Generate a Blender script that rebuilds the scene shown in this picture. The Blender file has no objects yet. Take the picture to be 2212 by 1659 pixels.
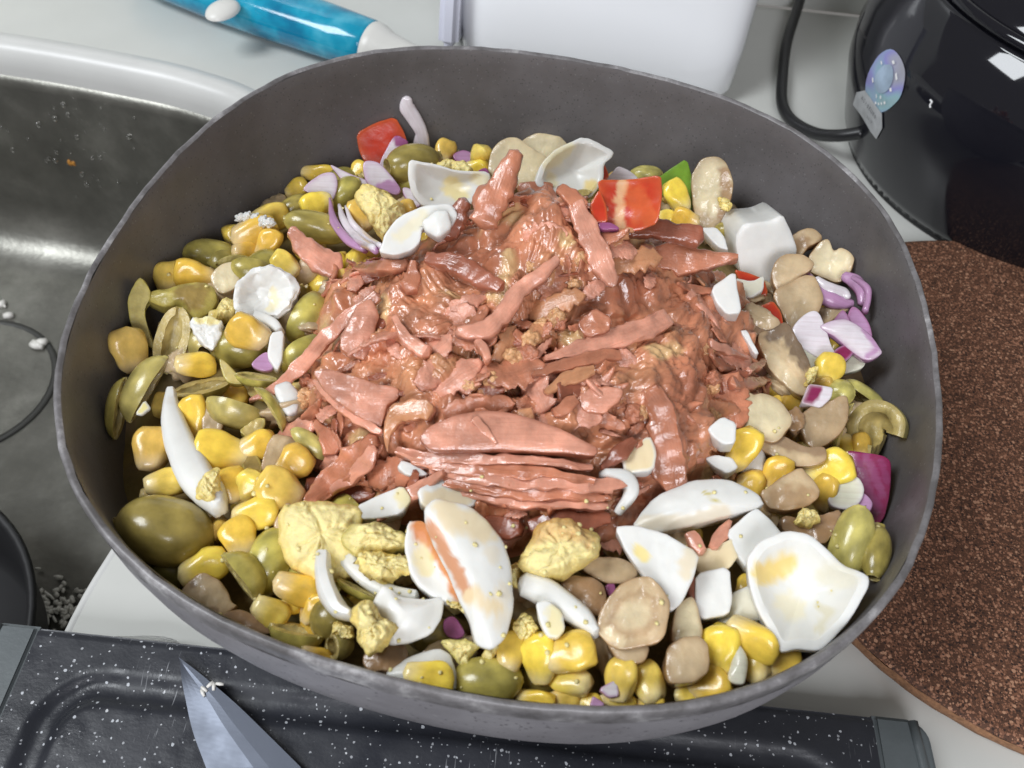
import bpy, bmesh, math, random
import numpy as np
from mathutils import Vector, Matrix, noise

S = bpy.context.scene
COL = S.collection
R = math.radians

# ------------------------------------------------------------------ camera
H_RIM, R_RIM = .085, .125                    # bowl rim height and mean radius (metres)
CAM = Vector((.0007, -.1824, .2711))
PITCH, ROLL = R(52), R(6.1)
FPX, CX, CY = 1916., 1106., 829.5            # focal length and centre on a 2212 x 1659 frame
_fw = Vector((0, math.cos(PITCH), -math.sin(PITCH)))
_up = Vector((0, math.sin(PITCH), math.cos(PITCH)))
_rt = Vector((1, 0, 0))
RT = math.cos(ROLL) * _rt + math.sin(ROLL) * _up
UP = -math.sin(ROLL) * _rt + math.cos(ROLL) * _up
cam_d = bpy.data.cameras.new('camera')
cam_d.sensor_width = 36
cam_d.lens = 36 * FPX / 2212
cam_d.clip_start, cam_d.clip_end = .01, 50
cam_d.dof.use_dof = True
cam_d.dof.focus_distance = .27
cam_d.dof.aperture_fstop = 22
cam = bpy.data.objects.new('camera', cam_d)
COL.objects.link(cam)
m = Matrix((RT, UP, -_fw)).transposed().to_4x4()
m.translation = CAM
cam.matrix_world = m
S.camera = cam

# ------------------------------------------------------------------ light
W = bpy.data.worlds.new('World')
S.world = W
W.use_nodes = True
W.node_tree.nodes['Background'].inputs[0].default_value = (1.0, .97, .93, 1)
W.node_tree.nodes['Background'].inputs[1].default_value = .19


def area(name, loc, target, size, power, col):
    d = bpy.data.lights.new(name, 'AREA')
    d.shape = 'RECTANGLE'
    d.size, d.size_y = size
    d.energy, d.color = power, col
    o = bpy.data.objects.new(name, d)
    COL.objects.link(o)
    o.location = loc
    o.rotation_euler = (Vector(target) - Vector(loc)).to_track_quat('-Z', 'Y').to_euler()
    return o


area('window_light', (-.80, -.25, 1.15), (0, 0, .05), (.46, .60), 14.6, (.92, .96, 1.0))
area('room_light', (.10, -1.0, .70), (0, 0, .05), (.42, .42), 7.6, (.93, .94, 1.0))
S.view_settings.view_transform = 'Standard'
S.view_settings.look = 'None'
S.view_settings.gamma = 1
S.view_settings.exposure = 0
S.view_settings.use_curve_mapping = False
S.cycles.max_bounces = 8


# ------------------------------------------------------------------ helpers
def ray(p):
    return ((p[0] - CX) / FPX * RT - (p[1] - CY) / FPX * UP + _fw).normalized()


def bp(p, z):
    d = ray(p)
    return CAM + d * ((z - CAM.z) / d.z)


def rim_r(th):
    return R_RIM * (1 + .0316 * math.cos(4 * (th - R(37.8))))


def tag(o, label=None, cat=None, group=None, kind=None):
    if label: o['label'] = label
    if cat: o['category'] = cat
    if group: o['group'] = group
    if kind: o['kind'] = kind
    return o


def mesh(name, V, F, mats, smooth=True, cols=None, uvs=None, fmat=None):
    me = bpy.data.meshes.new(name)
    me.from_pydata([tuple(v) for v in V], [], F)
    for mm in (mats if isinstance(mats, (list, tuple)) else [mats]):
        me.materials.append(mm)
    if smooth:
        me.polygons.foreach_set('use_smooth', [True] * len(me.polygons))
    if fmat:
        me.polygons.foreach_set('material_index', fmat)
    if cols is not None:
        a = me.color_attributes.new('Col', 'FLOAT_COLOR', 'POINT')
        a.data.foreach_set('color', np.c_[np.asarray(cols, float), np.ones(len(cols))].ravel())
    if uvs is not None:
        ul = me.uv_layers.new(name='UVMap')
        idx = np.zeros(len(me.loops), int)
        me.loops.foreach_get('vertex_index', idx)
        ul.data.foreach_set('uv', np.asarray(uvs, float)[idx].ravel())
    me.update()
    return me


def put(name, me, parent=None, loc=None, mat=None):
    o = bpy.data.objects.new(name, me)
    COL.objects.link(o)
    if parent: o.parent = parent
    if loc: o.location = loc
    if mat is not None: o.matrix_world = mat
    return o


def empty(name, loc=(0, 0, 0)):
    o = bpy.data.objects.new(name, None)
    COL.objects.link(o)
    o.location = loc
    o.empty_display_size = .01
    return o


def fixn(me):
    bm = bmesh.new()
    bm.from_mesh(me)
    bmesh.ops.recalc_face_normals(bm, faces=bm.faces)
    bm.to_mesh(me)
    bm.free()
    return me


def loft(rings, closed_ring=True, cap0=True, cap1=True):
    """rings: list of equal-length lists of points -> verts, faces"""
    V, F = [], []
    n = len(rings[0])
    for r in rings: V += list(r)
    for i in range(len(rings) - 1):
        for j in range(n if closed_ring else n - 1):
            k = (j + 1) % n
            F.append((i * n + j, i * n + k, (i + 1) * n + k, (i + 1) * n + j))
    if cap0: F.append(tuple(range(n))[::-1])
    if cap1: F.append(tuple((len(rings) - 1) * n + j for j in range(n)))
    return V, F


def lathe(prof, n=64, shape=None):
    """prof: (radius, z) list; shape(th) scales the radius"""
    rings = []
    for r, z in prof:
        rings.append([((r * (shape(t) if shape else 1)) * math.cos(t), (r * (shape(t) if shape else 1)) * math.sin(t), z)
                      for t in [2 * math.pi * j / n for j in range(n)]])
    return loft(rings, True, prof[0][0] < 3e-4, prof[-1][0] < 3e-4)


def tube(pts, rad, n=12, sub=6):
    pts = smooth_line([Vector(p) for p in pts], sub)
    rings = []
    ref = Vector((0, 0, 1))
    for i, p in enumerate(pts):
        t = (pts[min(i + 1, len(pts) - 1)] - pts[max(i - 1, 0)]).normalized()
        a = t.cross(ref)
        if a.length < .05: a = t.cross(Vector((1, 0, 0)))
        a.normalize()
        b = t.cross(a)
        rr = rad(i / (len(pts) - 1)) if callable(rad) else rad
        rings.append([p + a * (rr * math.cos(2 * math.pi * j / n)) + b * (rr * math.sin(2 * math.pi * j / n)) for j in range(n)])
    return loft(rings)


def smooth_line(P, sub=6, closed=False):
    out = []
    n = len(P)
    if n < 3 and not closed:
        return [P[0].lerp(P[-1], i / sub) for i in range(sub + 1)]
    for i in range(n if closed else n - 1):
        if closed:
            a, b, c, d = P[i - 1], P[i], P[(i + 1) % n], P[(i + 2) % n]
        else:
            b, c = P[i], P[i + 1]
            a = P[i - 1] if i else b + (b - c)
            d = P[i + 2] if i + 2 < n else c + (c - b)
        for k in range(sub):
            t = k / sub
            out.append(.5 * ((2 * b) + (c - a) * t + (2 * a - 5 * b + 4 * c - d) * t * t + (3 * b - a - 3 * c + d) * t ** 3))
    if not closed: out.append(P[-1].copy())
    return out


# ------------------------------------------------------------------ materials
def new_mat(name):
    mt = bpy.data.materials.new(name)
    mt.use_nodes = True
    nt = mt.node_tree
    return mt, nt, nt.nodes['Principled BSDF']


def setp(b, **k):
    for a, v in k.items():
        b.inputs[a.replace('_', ' ')].default_value = v


def node(nt, typ, **k):
    nd = nt.nodes.new(typ)
    for a, v in k.items(): setattr(nd, a, v)
    return nd


def noise_node(nt, scale, detail=3, rough=.55, coord='Object', vec=None, stretch=None):
    tc = node(nt, 'ShaderNodeTexCoord')
    src = tc.outputs[coord]
    if vec is not None: src = vec
    if stretch:
        mp = node(nt, 'ShaderNodeMapping')
        mp.inputs['Scale'].default_value = stretch
        nt.links.new(src, mp.inputs['Vector'])
        src = mp.outputs['Vector']
    nz = node(nt, 'ShaderNodeTexNoise')
    nz.inputs['Scale'].default_value = scale
    nz.inputs['Detail'].default_value = detail
    nz.inputs['Roughness'].default_value = rough
    nt.links.new(src, nz.inputs['Vector'])
    return nz


def ramp(nt, src, stops):
    r = node(nt, 'ShaderNodeValToRGB')
    els = r.color_ramp.elements
    while len(els) < len(stops): els.new(.5)
    for e, (p, c) in zip(els, stops):
        e.position = p
        e.color = (*c, 1) if len(c) == 3 else c
    nt.links.new(src, r.inputs[0])
    return r


def bump(nt, b, src, strength=.3, dist=.001, prev=None):
    bn = node(nt, 'ShaderNodeBump')
    bn.inputs['Strength'].default_value = strength
    bn.inputs['Distance'].default_value = dist
    nt.links.new(src, bn.inputs['Height'])
    if prev: nt.links.new(prev.outputs[0], bn.inputs['Normal'])
    nt.links.new(bn.outputs[0], b.inputs['Normal'])
    return bn


def mixc(nt, fac, a, b, mode='MIX'):
    mx = node(nt, 'ShaderNodeMix', data_type='RGBA', blend_type=mode)
    for s, v in ((0, fac), (6, a), (7, b)):
        if isinstance(v, (int, float)): mx.inputs[s].default_value = v
        elif isinstance(v, tuple): mx.inputs[s].default_value = (*v, 1)
        else: nt.links.new(v, mx.inputs[s])
    return mx.outputs[2]


def plain(name, col, rough=.5, var=.0, vscale=200., bstr=0, bscale=400., bdist=.0005, **k):
    mt, nt, b = new_mat(name)
    setp(b, Base_Color=(*col, 1), Roughness=rough, **k)
    if var:
        nz = noise_node(nt, vscale, 4)
        rp = ramp(nt, nz.outputs[0], [(.3, tuple(c * (1 - var) for c in col)), (.7, tuple(min(1, c * (1 + var)) for c in col))])
        nt.links.new(rp.outputs[0], b.inputs['Base Color'])
    if bstr:
        n2 = noise_node(nt, bscale, 4)
        bump(nt, b, n2.outputs[0], bstr, bdist)
    return mt


def specks(nt, base, coord, layers, b=None):
    """layers: (voronoi scale, threshold, colour, warp)"""
    out = base
    for sc, thr, col, keep in layers:
        nz = noise_node(nt, sc * 1.7, 2, coord=coord)
        tc = node(nt, 'ShaderNodeTexCoord')
        va = node(nt, 'ShaderNodeVectorMath', operation='MULTIPLY_ADD')
        nt.links.new(nz.outputs['Color'], va.inputs[0])
        va.inputs[1].default_value = (.5 / sc,) * 3
        nt.links.new(tc.outputs[coord], va.inputs[2])
        vo = node(nt, 'ShaderNodeTexVoronoi')
        vo.inputs['Scale'].default_value = sc
        nt.links.new(va.outputs[0], vo.inputs['Vector'])
        sep = node(nt, 'ShaderNodeSeparateColor')
        nt.links.new(vo.outputs['Color'], sep.inputs[0])
        # threshold varies by cell so the specks have many sizes
        ml = node(nt, 'ShaderNodeMath', operation='MULTIPLY')
        nt.links.new(sep.outputs[0], ml.inputs[0])
        ml.inputs[1].default_value = thr
        lt = node(nt, 'ShaderNodeMath', operation='LESS_THAN')
        nt.links.new(vo.outputs['Distance'], lt.inputs[0])
        nt.links.new(ml.outputs[0], lt.inputs[1])
        gt = node(nt, 'ShaderNodeMath', operation='LESS_THAN')
        nt.links.new(sep.outputs[1], gt.inputs[0])
        gt.inputs[1].default_value = keep
        an = node(nt, 'ShaderNodeMath', operation='MULTIPLY')
        nt.links.new(lt.outputs[0], an.inputs[0])
        nt.links.new(gt.outputs[0], an.inputs[1])
        out = mixc(nt, an.outputs[0], out, col)
    return out


def food(name, rough=.35, sss=.15, rad=(.9, .5, .3), scale=.002, bstr=.2, bscale=500., bdist=.0004, var=.12, vscale=250.,
         coat=.0, fibre=None, hue=.0, val=.12, rvar=.0):
    """colour comes from the Col attribute of the mesh, varied by noise and per object"""
    mt, nt, b = new_mat(name)
    at = node(nt, 'ShaderNodeAttribute', attribute_name='Col')
    nz = noise_node(nt, vscale, 4)
    rp = ramp(nt, nz.outputs[0], [(.3, (1 - var,) * 3), (.7, (1 + var,) * 3)])
    c = mixc(nt, 1.0, at.outputs['Color'], rp.outputs[0], 'MULTIPLY')
    oi = node(nt, 'ShaderNodeObjectInfo')
    hs = node(nt, 'ShaderNodeHueSaturation')
    mr = node(nt, 'ShaderNodeMapRange')
    nt.links.new(oi.outputs['Random'], mr.inputs[0])
    mr.inputs[3].default_value, mr.inputs[4].default_value = 1 - val, 1 + val
    nt.links.new(mr.outputs[0], hs.inputs['Value'])
    mh = node(nt, 'ShaderNodeMapRange')
    nt.links.new(oi.outputs['Random'], mh.inputs[0])
    mh.inputs[3].default_value, mh.inputs[4].default_value = .5 - hue, .5 + hue
    nt.links.new(mh.outputs[0], hs.inputs['Hue'])
    nt.links.new(c, hs.inputs['Color'])
    nt.links.new(hs.outputs[0], b.inputs['Base Color'])
    setp(b, Roughness=rough, Subsurface_Weight=sss, Subsurface_Radius=rad, Subsurface_Scale=scale)
    if coat: setp(b, Coat_Weight=coat, Coat_Roughness=.035)
    if rvar:
        nr = noise_node(nt, vscale * .8, 2)
        mr2 = node(nt, 'ShaderNodeMapRange')
        nt.links.new(nr.outputs[0], mr2.inputs[0])
        mr2.inputs[1].default_value, mr2.inputs[2].default_value = .35, .65
        mr2.inputs[3].default_value, mr2.inputs[4].default_value = max(.05, rough - rvar), min(1, rough + rvar)
        nt.links.new(mr2.outputs[0], b.inputs['Roughness'])
    n2 = noise_node(nt, bscale, 5)
    bn = bump(nt, b, n2.outputs[0], bstr, bdist)
    if fibre:
        uv = node(nt, 'ShaderNodeTexCoord')
        n3 = noise_node(nt, 1, 4, .6, vec=uv.outputs['UV'], stretch=fibre[:2] + (1,))
        bn = bump(nt, b, n3.outputs[0], fibre[2], fibre[3], bn)
        fr = ramp(nt, n3.outputs[0], [(.32, (.90, .87, .86)), (.5, (1, 1, 1)), (.7, (1.06, 1.08, 1.09))])
        nt.links.new(mixc(nt, 1., c, fr.outputs[0], 'MULTIPLY'), hs.inputs['Color'])
    nt.links.new(bn.outputs[0], b.inputs['Coat Normal'])
    return mt


M = {}
# counter: off-white stone, faint clouds
M['counter'] = plain('counter_stone', (.60, .605, .57), .28, .05, 14, .05, 60, .0005)
M['lip'] = plain('counter_edge', (.62, .62, .60), .3, .04, 30)
mt, nt, b = new_mat('sink_steel')
setp(b, Metallic=.75, Roughness=.34)
nz = noise_node(nt, 22, 5, .6)
rp = ramp(nt, nz.outputs[0], [(.25, (.11, .108, .095)), (.5, (.19, .186, .165)), (.75, (.34, .335, .30))])
nt.links.new(rp.outputs[0], b.inputs['Base Color'])
n2 = noise_node(nt, 300, 3)
bump(nt, b, n2.outputs[0], .25, .0006)
M['sink'] = mt
# bowl: matte grey moulded fibre with tiny light specks, scuffs
mt, nt, b = new_mat('bowl_grey')
nz = noise_node(nt, 38, 5, .65)
rp = ramp(nt, nz.outputs[0], [(.25, (.094, .087, .085)), (.5, (.124, .115, .115)), (.78, (.155, .146, .148))])
c = specks(nt, rp.outputs[0], 'Object', [(1300, .40, (.185, .178, .178), .10), (1500, .5, (.085, .08, .08), .2)])
nt.links.new(c, b.inputs['Base Color'])
nr = noise_node(nt, 60, 4)
mr = node(nt, 'ShaderNodeMapRange')
nt.links.new(nr.outputs[0], mr.inputs[0])
mr.inputs[3].default_value, mr.inputs[4].default_value = .28, .5
nt.links.new(mr.outputs[0], b.inputs['Roughness'])
n2 = noise_node(nt, 700, 4)
bump(nt, b, n2.outputs[0], .12, .0004)
M['bowl'] = mt
mt, nt, b = new_mat('bowl_outside_lit')  # outer wall: bowl grey made paler, light from the front painted into the colour
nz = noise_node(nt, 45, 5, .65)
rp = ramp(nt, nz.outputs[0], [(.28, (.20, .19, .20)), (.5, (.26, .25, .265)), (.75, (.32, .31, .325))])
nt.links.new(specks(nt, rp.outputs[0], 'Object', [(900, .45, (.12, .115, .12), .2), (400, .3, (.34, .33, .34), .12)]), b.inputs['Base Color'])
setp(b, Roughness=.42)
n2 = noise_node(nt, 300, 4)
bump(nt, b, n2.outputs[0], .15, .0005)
M['bowl_out_lit'] = mt
mt, nt, b = new_mat('bowl_rim_edge')
nz = noise_node(nt, 90, 5, .7)
rp = ramp(nt, nz.outputs[0], [(.38, (.12, .113, .113)), (.56, (.22, .21, .215)), (.72, (.50, .49, .49))])
nt.links.new(rp.outputs[0], b.inputs['Base Color'])
setp(b, Roughness=.36)
M['rim'] = mt
# cutting board: near-black plastic with pale specks and knife scratches
mt, nt, b = new_mat('board_black')
nz = noise_node(nt, 30, 4)
rp = ramp(nt, nz.outputs[0], [(.3, (.016, .018, .024)), (.7, (.030, .032, .040))])
c = specks(nt, rp.outputs[0], 'Object', [(650, .32, (.46, .48, .51), .14), (1050, .42, (.33, .34, .36), .16), (420, .20, (.52, .53, .55), .13)])
sc = noise_node(nt, 1, 2, .5, stretch=(1500, 90, 1))
mp = [n_ for n_ in nt.nodes if n_.type == 'MAPPING'][-1]
mp.inputs['Rotation'].default_value = (0, 0, R(-58))
ms = noise_node(nt, 28, 2)
sr = ramp(nt, sc.outputs[0], [(.66, (0, 0, 0)), (.72, (1, 1, 1))])
mrr = ramp(nt, ms.outputs[0], [(.55, (0, 0, 0)), (.65, (.5, .5, .5))])
fac = mixc(nt, 1., sr.outputs[0], mrr.outputs[0], 'MULTIPLY')
c = mixc(nt, fac, c, (.45, .46, .48))
nt.links.new(c, b.inputs['Base Color'])
nr = noise_node(nt, 45, 3)
rr_ = ramp(nt, nr.outputs[0], [(.42, (.46,) * 3), (.60, (.26,) * 3)])
nt.links.new(rr_.outputs[0], b.inputs['Roughness'])
n2 = noise_node(nt, 900, 3)
bump(nt, b, n2.outputs[0], .15, .0004)
M['board'] = mt
M['rubber'] = plain('board_end_rubber', (.10, .115, .12), .42, .12, 80, .1, 900)
# cork
mt, nt, b = new_mat('cork_dark')
nz = noise_node(nt, 120, 4)
rp = ramp(nt, nz.outputs[0], [(.3, (.060, .024, .012)), (.7, (.115, .048, .025))])
c = specks(nt, rp.outputs[0], 'Object', [(1500, .75, (.20, .085, .045), .85), (1100, .70, (.33, .155, .09), .55), (800, .55, (.45, .24, .145), .36), (1150, .62, (.03, .012, .007), .35)])
nt.links.new(c, b.inputs['Base Color'])
setp(b, Roughness=.75)
n2 = noise_node(nt, 900, 4)
bump(nt, b, n2.outputs[0], .5, .0008)
M['cork'] = mt
M['cork_side'] = plain('cork_edge', (.30, .15, .075), .8, .35, 700, .4, 900, .0006)
# appliance
mt, nt, b = new_mat('appliance_black')
setp(b, Base_Color=(.009, .009, .013, 1), Roughness=.07, Specular_IOR_Level=.55)
nr = noise_node(nt, 30, 4)
rr_ = ramp(nt, nr.outputs[0], [(.4, (.05,) * 3), (.7, (.2,) * 3)])
nt.links.new(rr_.outputs[0], b.inputs['Roughness'])
M['black_gloss'] = mt
M['black_matte'] = plain('black_plastic', (.012, .012, .013), .4)
M['cord'] = plain('cord_rubber', (.011, .011, .012), .36)
M['white_gloss'] = plain('white_glaze', (.86, .87, .89), .08, Coat_Weight=.5, Coat_Roughness=.03)
M['white_matte'] = plain('white_plastic', (.74, .73, .69), .35)
M['lilac_white'] = plain('white_side_panel', (.62, .63, .72), .3)
mt, nt, b = new_mat('blue_plastic')
setp(b, Base_Color=(.01, .30, .50, 1), Roughness=.12, Transmission_Weight=.12, IOR=1.4, Coat_Weight=.4)
nz = noise_node(nt, 60, 3)
rp = ramp(nt, nz.outputs[0], [(.36, (.006, .20, .36)), (.55, (.012, .36, .55)), (.72, (.10, .52, .70))])
nt.links.new(rp.outputs[0], b.inputs['Base Color'])
M['blue'] = mt
mt, nt, b = new_mat('knife_steel')
setp(b, Metallic=.6, Base_Color=(.13, .145, .18, 1), Roughness=.33)
nr = noise_node(nt, 90, 3)
rr_ = ramp(nt, nr.outputs[0], [(.4, (.42,) * 3), (.7, (.55,) * 3)])
nt.links.new(rr_.outputs[0], b.inputs['Roughness'])
M['steel'] = mt
M['pan'] = plain('pan_black', (.012, .012, .013), .5)
M['rice'] = plain('rice_white', (.75, .73, .68), .4)
mt, nt, b = new_mat('water')
setp(b, Base_Color=(1, 1, 1, 1), Roughness=.03, Transmission_Weight=1., IOR=1.33)
M['water'] = mt
mt, nt, b = new_mat('hologram_foil')
setp(b, Metallic=.35, Roughness=.35)
nz = noise_node(nt, 45, 1)
rp = ramp(nt, nz.outputs[0], [(.3, (.40, .22, .16)), (.42, (.38, .38, .40)), (.52, (.42, .42, .52)), (.6, (.32, .31, .66)), (.68, (.32, .52, .58)), (.8, (.40, .44, .42))])
nt.links.new(rp.outputs[0], b.inputs['Base Color'])
M['foil'] = mt
M['foil_grey'] = plain('foil_tail', (.40, .41, .42), .4, .15, 200)
M['ink'] = plain('printed_ink', (.06, .06, .07), .5)
M['ink_white'] = plain('printed_white', (.8, .8, .8), .4)
M['foil_disc'] = plain('foil_disc', (.36, .46, .58), .3, .25, 90, Metallic=.3)
# ------------------------------------------------------------------ counter with the sink cut into it
SINK = [(-.127, -.081), (-.121, -.04), (-.115, .05), (-.113, .125), (-.121, .168), (-.145, .193), (-.175, .205), (-.209, .212),
        (-.284, .220), (-.40, .222), (-.47, .18), (-.49, 0), (-.48, -.20), (-.40, -.28), (-.20, -.28), (-.138, -.24), (-.130, -.15)]
sl = smooth_line([Vector((x, y, 0)) for x, y in SINK], 6, True)
cen = Vector((-.30, -.03, 0))


def inset(d, z):
    out = []
    n = len(sl)
    for i, p in enumerate(sl):
        t = (sl[(i + 1) % n] - sl[i - 1]).normalized()
        nrm = Vector((t.y, -t.x, 0))
        if nrm.dot(cen - p) < 0: nrm = -nrm
        kk = 1 if d > .0096 else 1 - .82 * max(0, min(1, (p.x + .175) / .045)) * max(0, min(1, (.17 - p.y) / .06))
        if d > .0096: d_ = d - .0094 * .82 * max(0, min(1, (p.x + .175) / .045)) * max(0, min(1, (.17 - p.y) / .06))
        else: d_ = d * kk
        q = p + nrm * d_
        out.append(Vector((q.x, q.y, z * kk if z > -.0001 or kk < 1 and d <= .0096 else z)))
    return out


bm = bmesh.new()
lip0 = [bm.verts.new(p) for p in inset(-.006, 0)]
outer = [bm.verts.new(p) for p in [(-1.2, -1., 0), (1.2, -1., 0), (1.2, .335, 0), (-1.2, .335, 0)]]
es = [bm.edges.new((l[i], l[(i + 1) % len(l)])) for l in (lip0, outer) for i in range(len(l))]
bmesh.ops.triangle_fill(bm, use_beauty=True, use_dissolve=False, edges=es)
bmesh.ops.recalc_face_normals(bm, faces=bm.faces)
me = bpy.data.meshes.new('counter')
bm.to_mesh(me)
bm.free()
if me.polygons[0].normal.z < 0: me.flip_normals()
me.materials.append(M['counter'])
counter = tag(put('counter', me), 'off-white stone counter top', kind='structure')
# rolled white edge round the sink
rings = [inset(d, z) for d, z in ((-.006, .0), (-.003, .0012), (0, .0016), (.0035, .0008), (.0065, -.0015), (.0085, -.005), (.0092, -.010), (.0094, -.015))]
V, F = loft(rings, True, False, False)
tag(put('counter_edge', fixn(mesh('counter_edge', V, F, M['lip']))), kind='structure')
rings = [inset(d, z) for d, z in ((.0094, -.0150), (.011, -.0162), (.013, -.020), (.015, -.07), (.017, -.10), (.024, -.116), (.036, -.124), (.05, -.127))]
V, F = loft(rings, True, False, True)
sink = tag(put('sink', fixn(mesh('sink', V, F, M['sink']))), kind='structure')
# backsplash upstand at the far side of the counter
bm = bmesh.new()
bmesh.ops.create_cube(bm, size=1)
bmesh.ops.scale(bm, vec=(2.4, .02, .30), verts=bm.verts)
bmesh.ops.bevel(bm, geom=bm.edges[:], offset=.002, segments=2, affect='EDGES')
me = bpy.data.meshes.new('backsplash')
bm.to_mesh(me)
bm.free()
me.materials.append(M['counter'])
tag(put('wall', me, loc=(0, .346, .15)), kind='structure')
# drain ring on the sink floor
V, F = lathe([(.0435, 0), (.0440, .0006), (.0455, .0008), (.0468, .0005), (.047, 0)], 48)
dr = put('sink_drain', mesh('sink_drain', V, F, plain('drain_dark', (.04, .04, .036), .5)), loc=(-.293, .088, -.1265))
tag(dr, 'dark round drain ring on the grey sink floor', 'drain')
V, F = lathe([(0.0001, .0), (.0435, .0004)], 40)
put('strainer', mesh('strainer', V, F, M['sink']), dr)

# black pan standing in the sink
pan = empty('black_pan', (-.252, -.078, -.1265))
tag(pan, 'black pan standing in the sink at the left edge', 'pan')
V, F = lathe([(.0001, .0), (.06, .0), (.068, .004), (.073, .02), (.077, .052), (.0795, .054), (.078, .056), (.075, .052), (.071, .022), (.066, .008), (.0001, .006)], 72)
put('pan_body', fixn(mesh('pan_body', V, F, M['pan'])), pan)
V, F = tube([(-.075, .0, .048), (-.11, .0, .056), (-.17, .0, .066)], lambda t: .009 + .003 * t)
put('handle', mesh('handle', V, F, M['black_matte']), pan)

# loose grains and drops in the sink
rnd = random.Random(5)
V, F = [], []


def blob(c, s, axis, n=6):
    base = len(V)
    a = Vector(axis).normalized()
    u = a.orthogonal().normalized()
    w = a.cross(u)
    for i in range(1, 4):
        x = math.cos(math.pi * i / 4)
        r = math.sin(math.pi * i / 4)
        for j in range(n):
            V.append(Vector(c) + a * (x * s[0]) + (u * math.cos(6.283 * j / n) + w * math.sin(6.283 * j / n)) * (r * s[1]))
    for i in range(2):
        for j in range(n):
            k = (j + 1) % n
            F.append((base + i * n + j, base + i * n + k, base + (i + 1) * n + k, base + (i + 1) * n + j))
    F.append(tuple(base + j for j in range(n))[::-1])
    F.append(tuple(base + 2 * n + j for j in range(n)))


for i in range(90):
    p = bp((rnd.gauss(140, 45), rnd.gauss(1312, 26)), -.126)
    if p.y < -.14: continue
    blob(p + Vector((0, 0, .001)), (rnd.uniform(.0015, .0034), rnd.uniform(.0007, .0012)), (rnd.uniform(-1, 1), rnd.uniform(-1, 1), .2))
tag(put('rice_grains', mesh('rice_grains', V, F, M['rice'])), 'scattered pale rice grains on the dark sink floor', 'grains', kind='stuff')
V, F = [], []
for i in range(150):
    y = rnd.choice([rnd.gauss(545, 32), rnd.gauss(570, 60), rnd.uniform(150, 420)])
    p = bp((rnd.uniform(-20, 215), y), -.1262)
    if p.y > .15:
        continue
    s = rnd.uniform(.0012, .0042)
    blob(p + Vector((0, 0, s * .15)), (s, s * .6), (rnd.uniform(-1, 1), rnd.uniform(-1, 1), 0), 8)
tag(put('foam_drops', mesh('foam_drops', V, F, M['rice'])), 'pale foam drops sprinkled over the sink floor', 'drops', kind='stuff')
V, F = [], []
for i in range(70):
    d = ray((rnd.uniform(0, 480), rnd.uniform(150, 440)))
    p = CAM + d * ((.199 - CAM.y) / d.y)
    s = rnd.uniform(.0008, .0022)
    if -.11 < p.z < -.02 and p.x < -.16: blob(p, (s, s * .6), (rnd.uniform(-.3, .3), 0, 1), 8)
tag(put('water_drops', mesh('water_drops', V, F, M['water'])), 'clear water drops clinging to the back wall of the sink', 'drops', kind='stuff')
V, F = [], []
p = bp((84, 745), -.1255)
for k in range(5): blob(p + Vector((rnd.uniform(-.003, .003), rnd.uniform(-.002, .002), .001)), (.004, .0022), (rnd.uniform(-1, 1), .3, 0), 8)
tag(put('rice_lump', mesh('rice_lump', V, F, M['rice'])), 'small white lump of food beside the sink drain', 'scrap')
for px, lab in (((272, 131), 'orange food crumb stuck on the white sink edge'), ((158, 352), 'orange food crumb stuck on the grey sink wall')):
    V, F = [], []
    if px[1] < 200:
        c0 = Vector((bp(px, -.008).x, bp(px, -.008).y, -.008))
    else:
        d = ray(px)
        c0 = CAM + d * ((.2045 - CAM.y) / d.y)
    for k in range(4): blob(c0 + Vector((rnd.uniform(-.002, .002), -.0005, rnd.uniform(-.002, .002))), (.0026, .0013), (rnd.uniform(-1, 1), .2, -.7))
    tag(put('food_crumb', mesh('food_crumb', V, F, plain('crumb_orange', (.45, .20, .03), .6))), lab, 'crumb')

# ------------------------------------------------------------------ bowl
NB = 160
PO = [(.0001, .0012), (.56, .0012), (.60, 0), (.63, .0006), (.70, .006), (.82, .018), (.895, .030), (.940, .040), (.967, .050), (.985, .060), (.995, .070), (.9985, .079)]
PRIM = [(.9985, .0790), (.9995, .0815), (1.0, .0834), (.9985, .0848), (.9945, .0855), (.989, .0854), (.984, .0848)]
PI_ = [(.984, .0848), (.9795, .0832), (.976, .079), (.970, .070), (.957, .060), (.938, .050), (.908, .040), (.86, .030), (.77, .018), (.62, .009), (.40, .0065), (.0001, .006)]


def sq(th):
    return 1 + .0316 * math.cos(4 * (th - R(37.8)))


bowl = empty('salad_bowl', (0, 0, 0))
tag(bowl, 'large grey rounded-square bowl with worn rim holding the salad', 'bowl')
for nm, pr, mk in (('outer_wall', PO, 'bowl_out_lit'), ('rim', PRIM, 'rim'), ('inner_wall', PI_, 'bowl')):
    V, F = lathe([(k * R_RIM, z) for k, z in pr], NB, sq)
    if nm == 'rim':
        V2 = []
        for v in V:
            v = Vector(v)
            a = noise.noise(v * 130) * .00035 + noise.noise(v * 45) * .0002
            V2.append(v + Vector((v.x, v.y, 0)).normalized() * a + Vector((0, 0, a * .5)))
        V = V2
        F = [f for f in F if len(f) == 4]
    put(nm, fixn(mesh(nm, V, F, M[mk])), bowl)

# ------------------------------------------------------------------ cutting board
BX0, BX1, BY1, BZ = bp((94, 1336), .010).x, bp((1882, 1536), .010).x, -.0885, .010
BY0 = BY1 - .20
board = empty('cutting_board', (0, (BY0 + BY1) / 2, 0))
tag(board, 'black speckled cutting board with juice groove and grey ends under the knife', 'cutting board')


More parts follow.
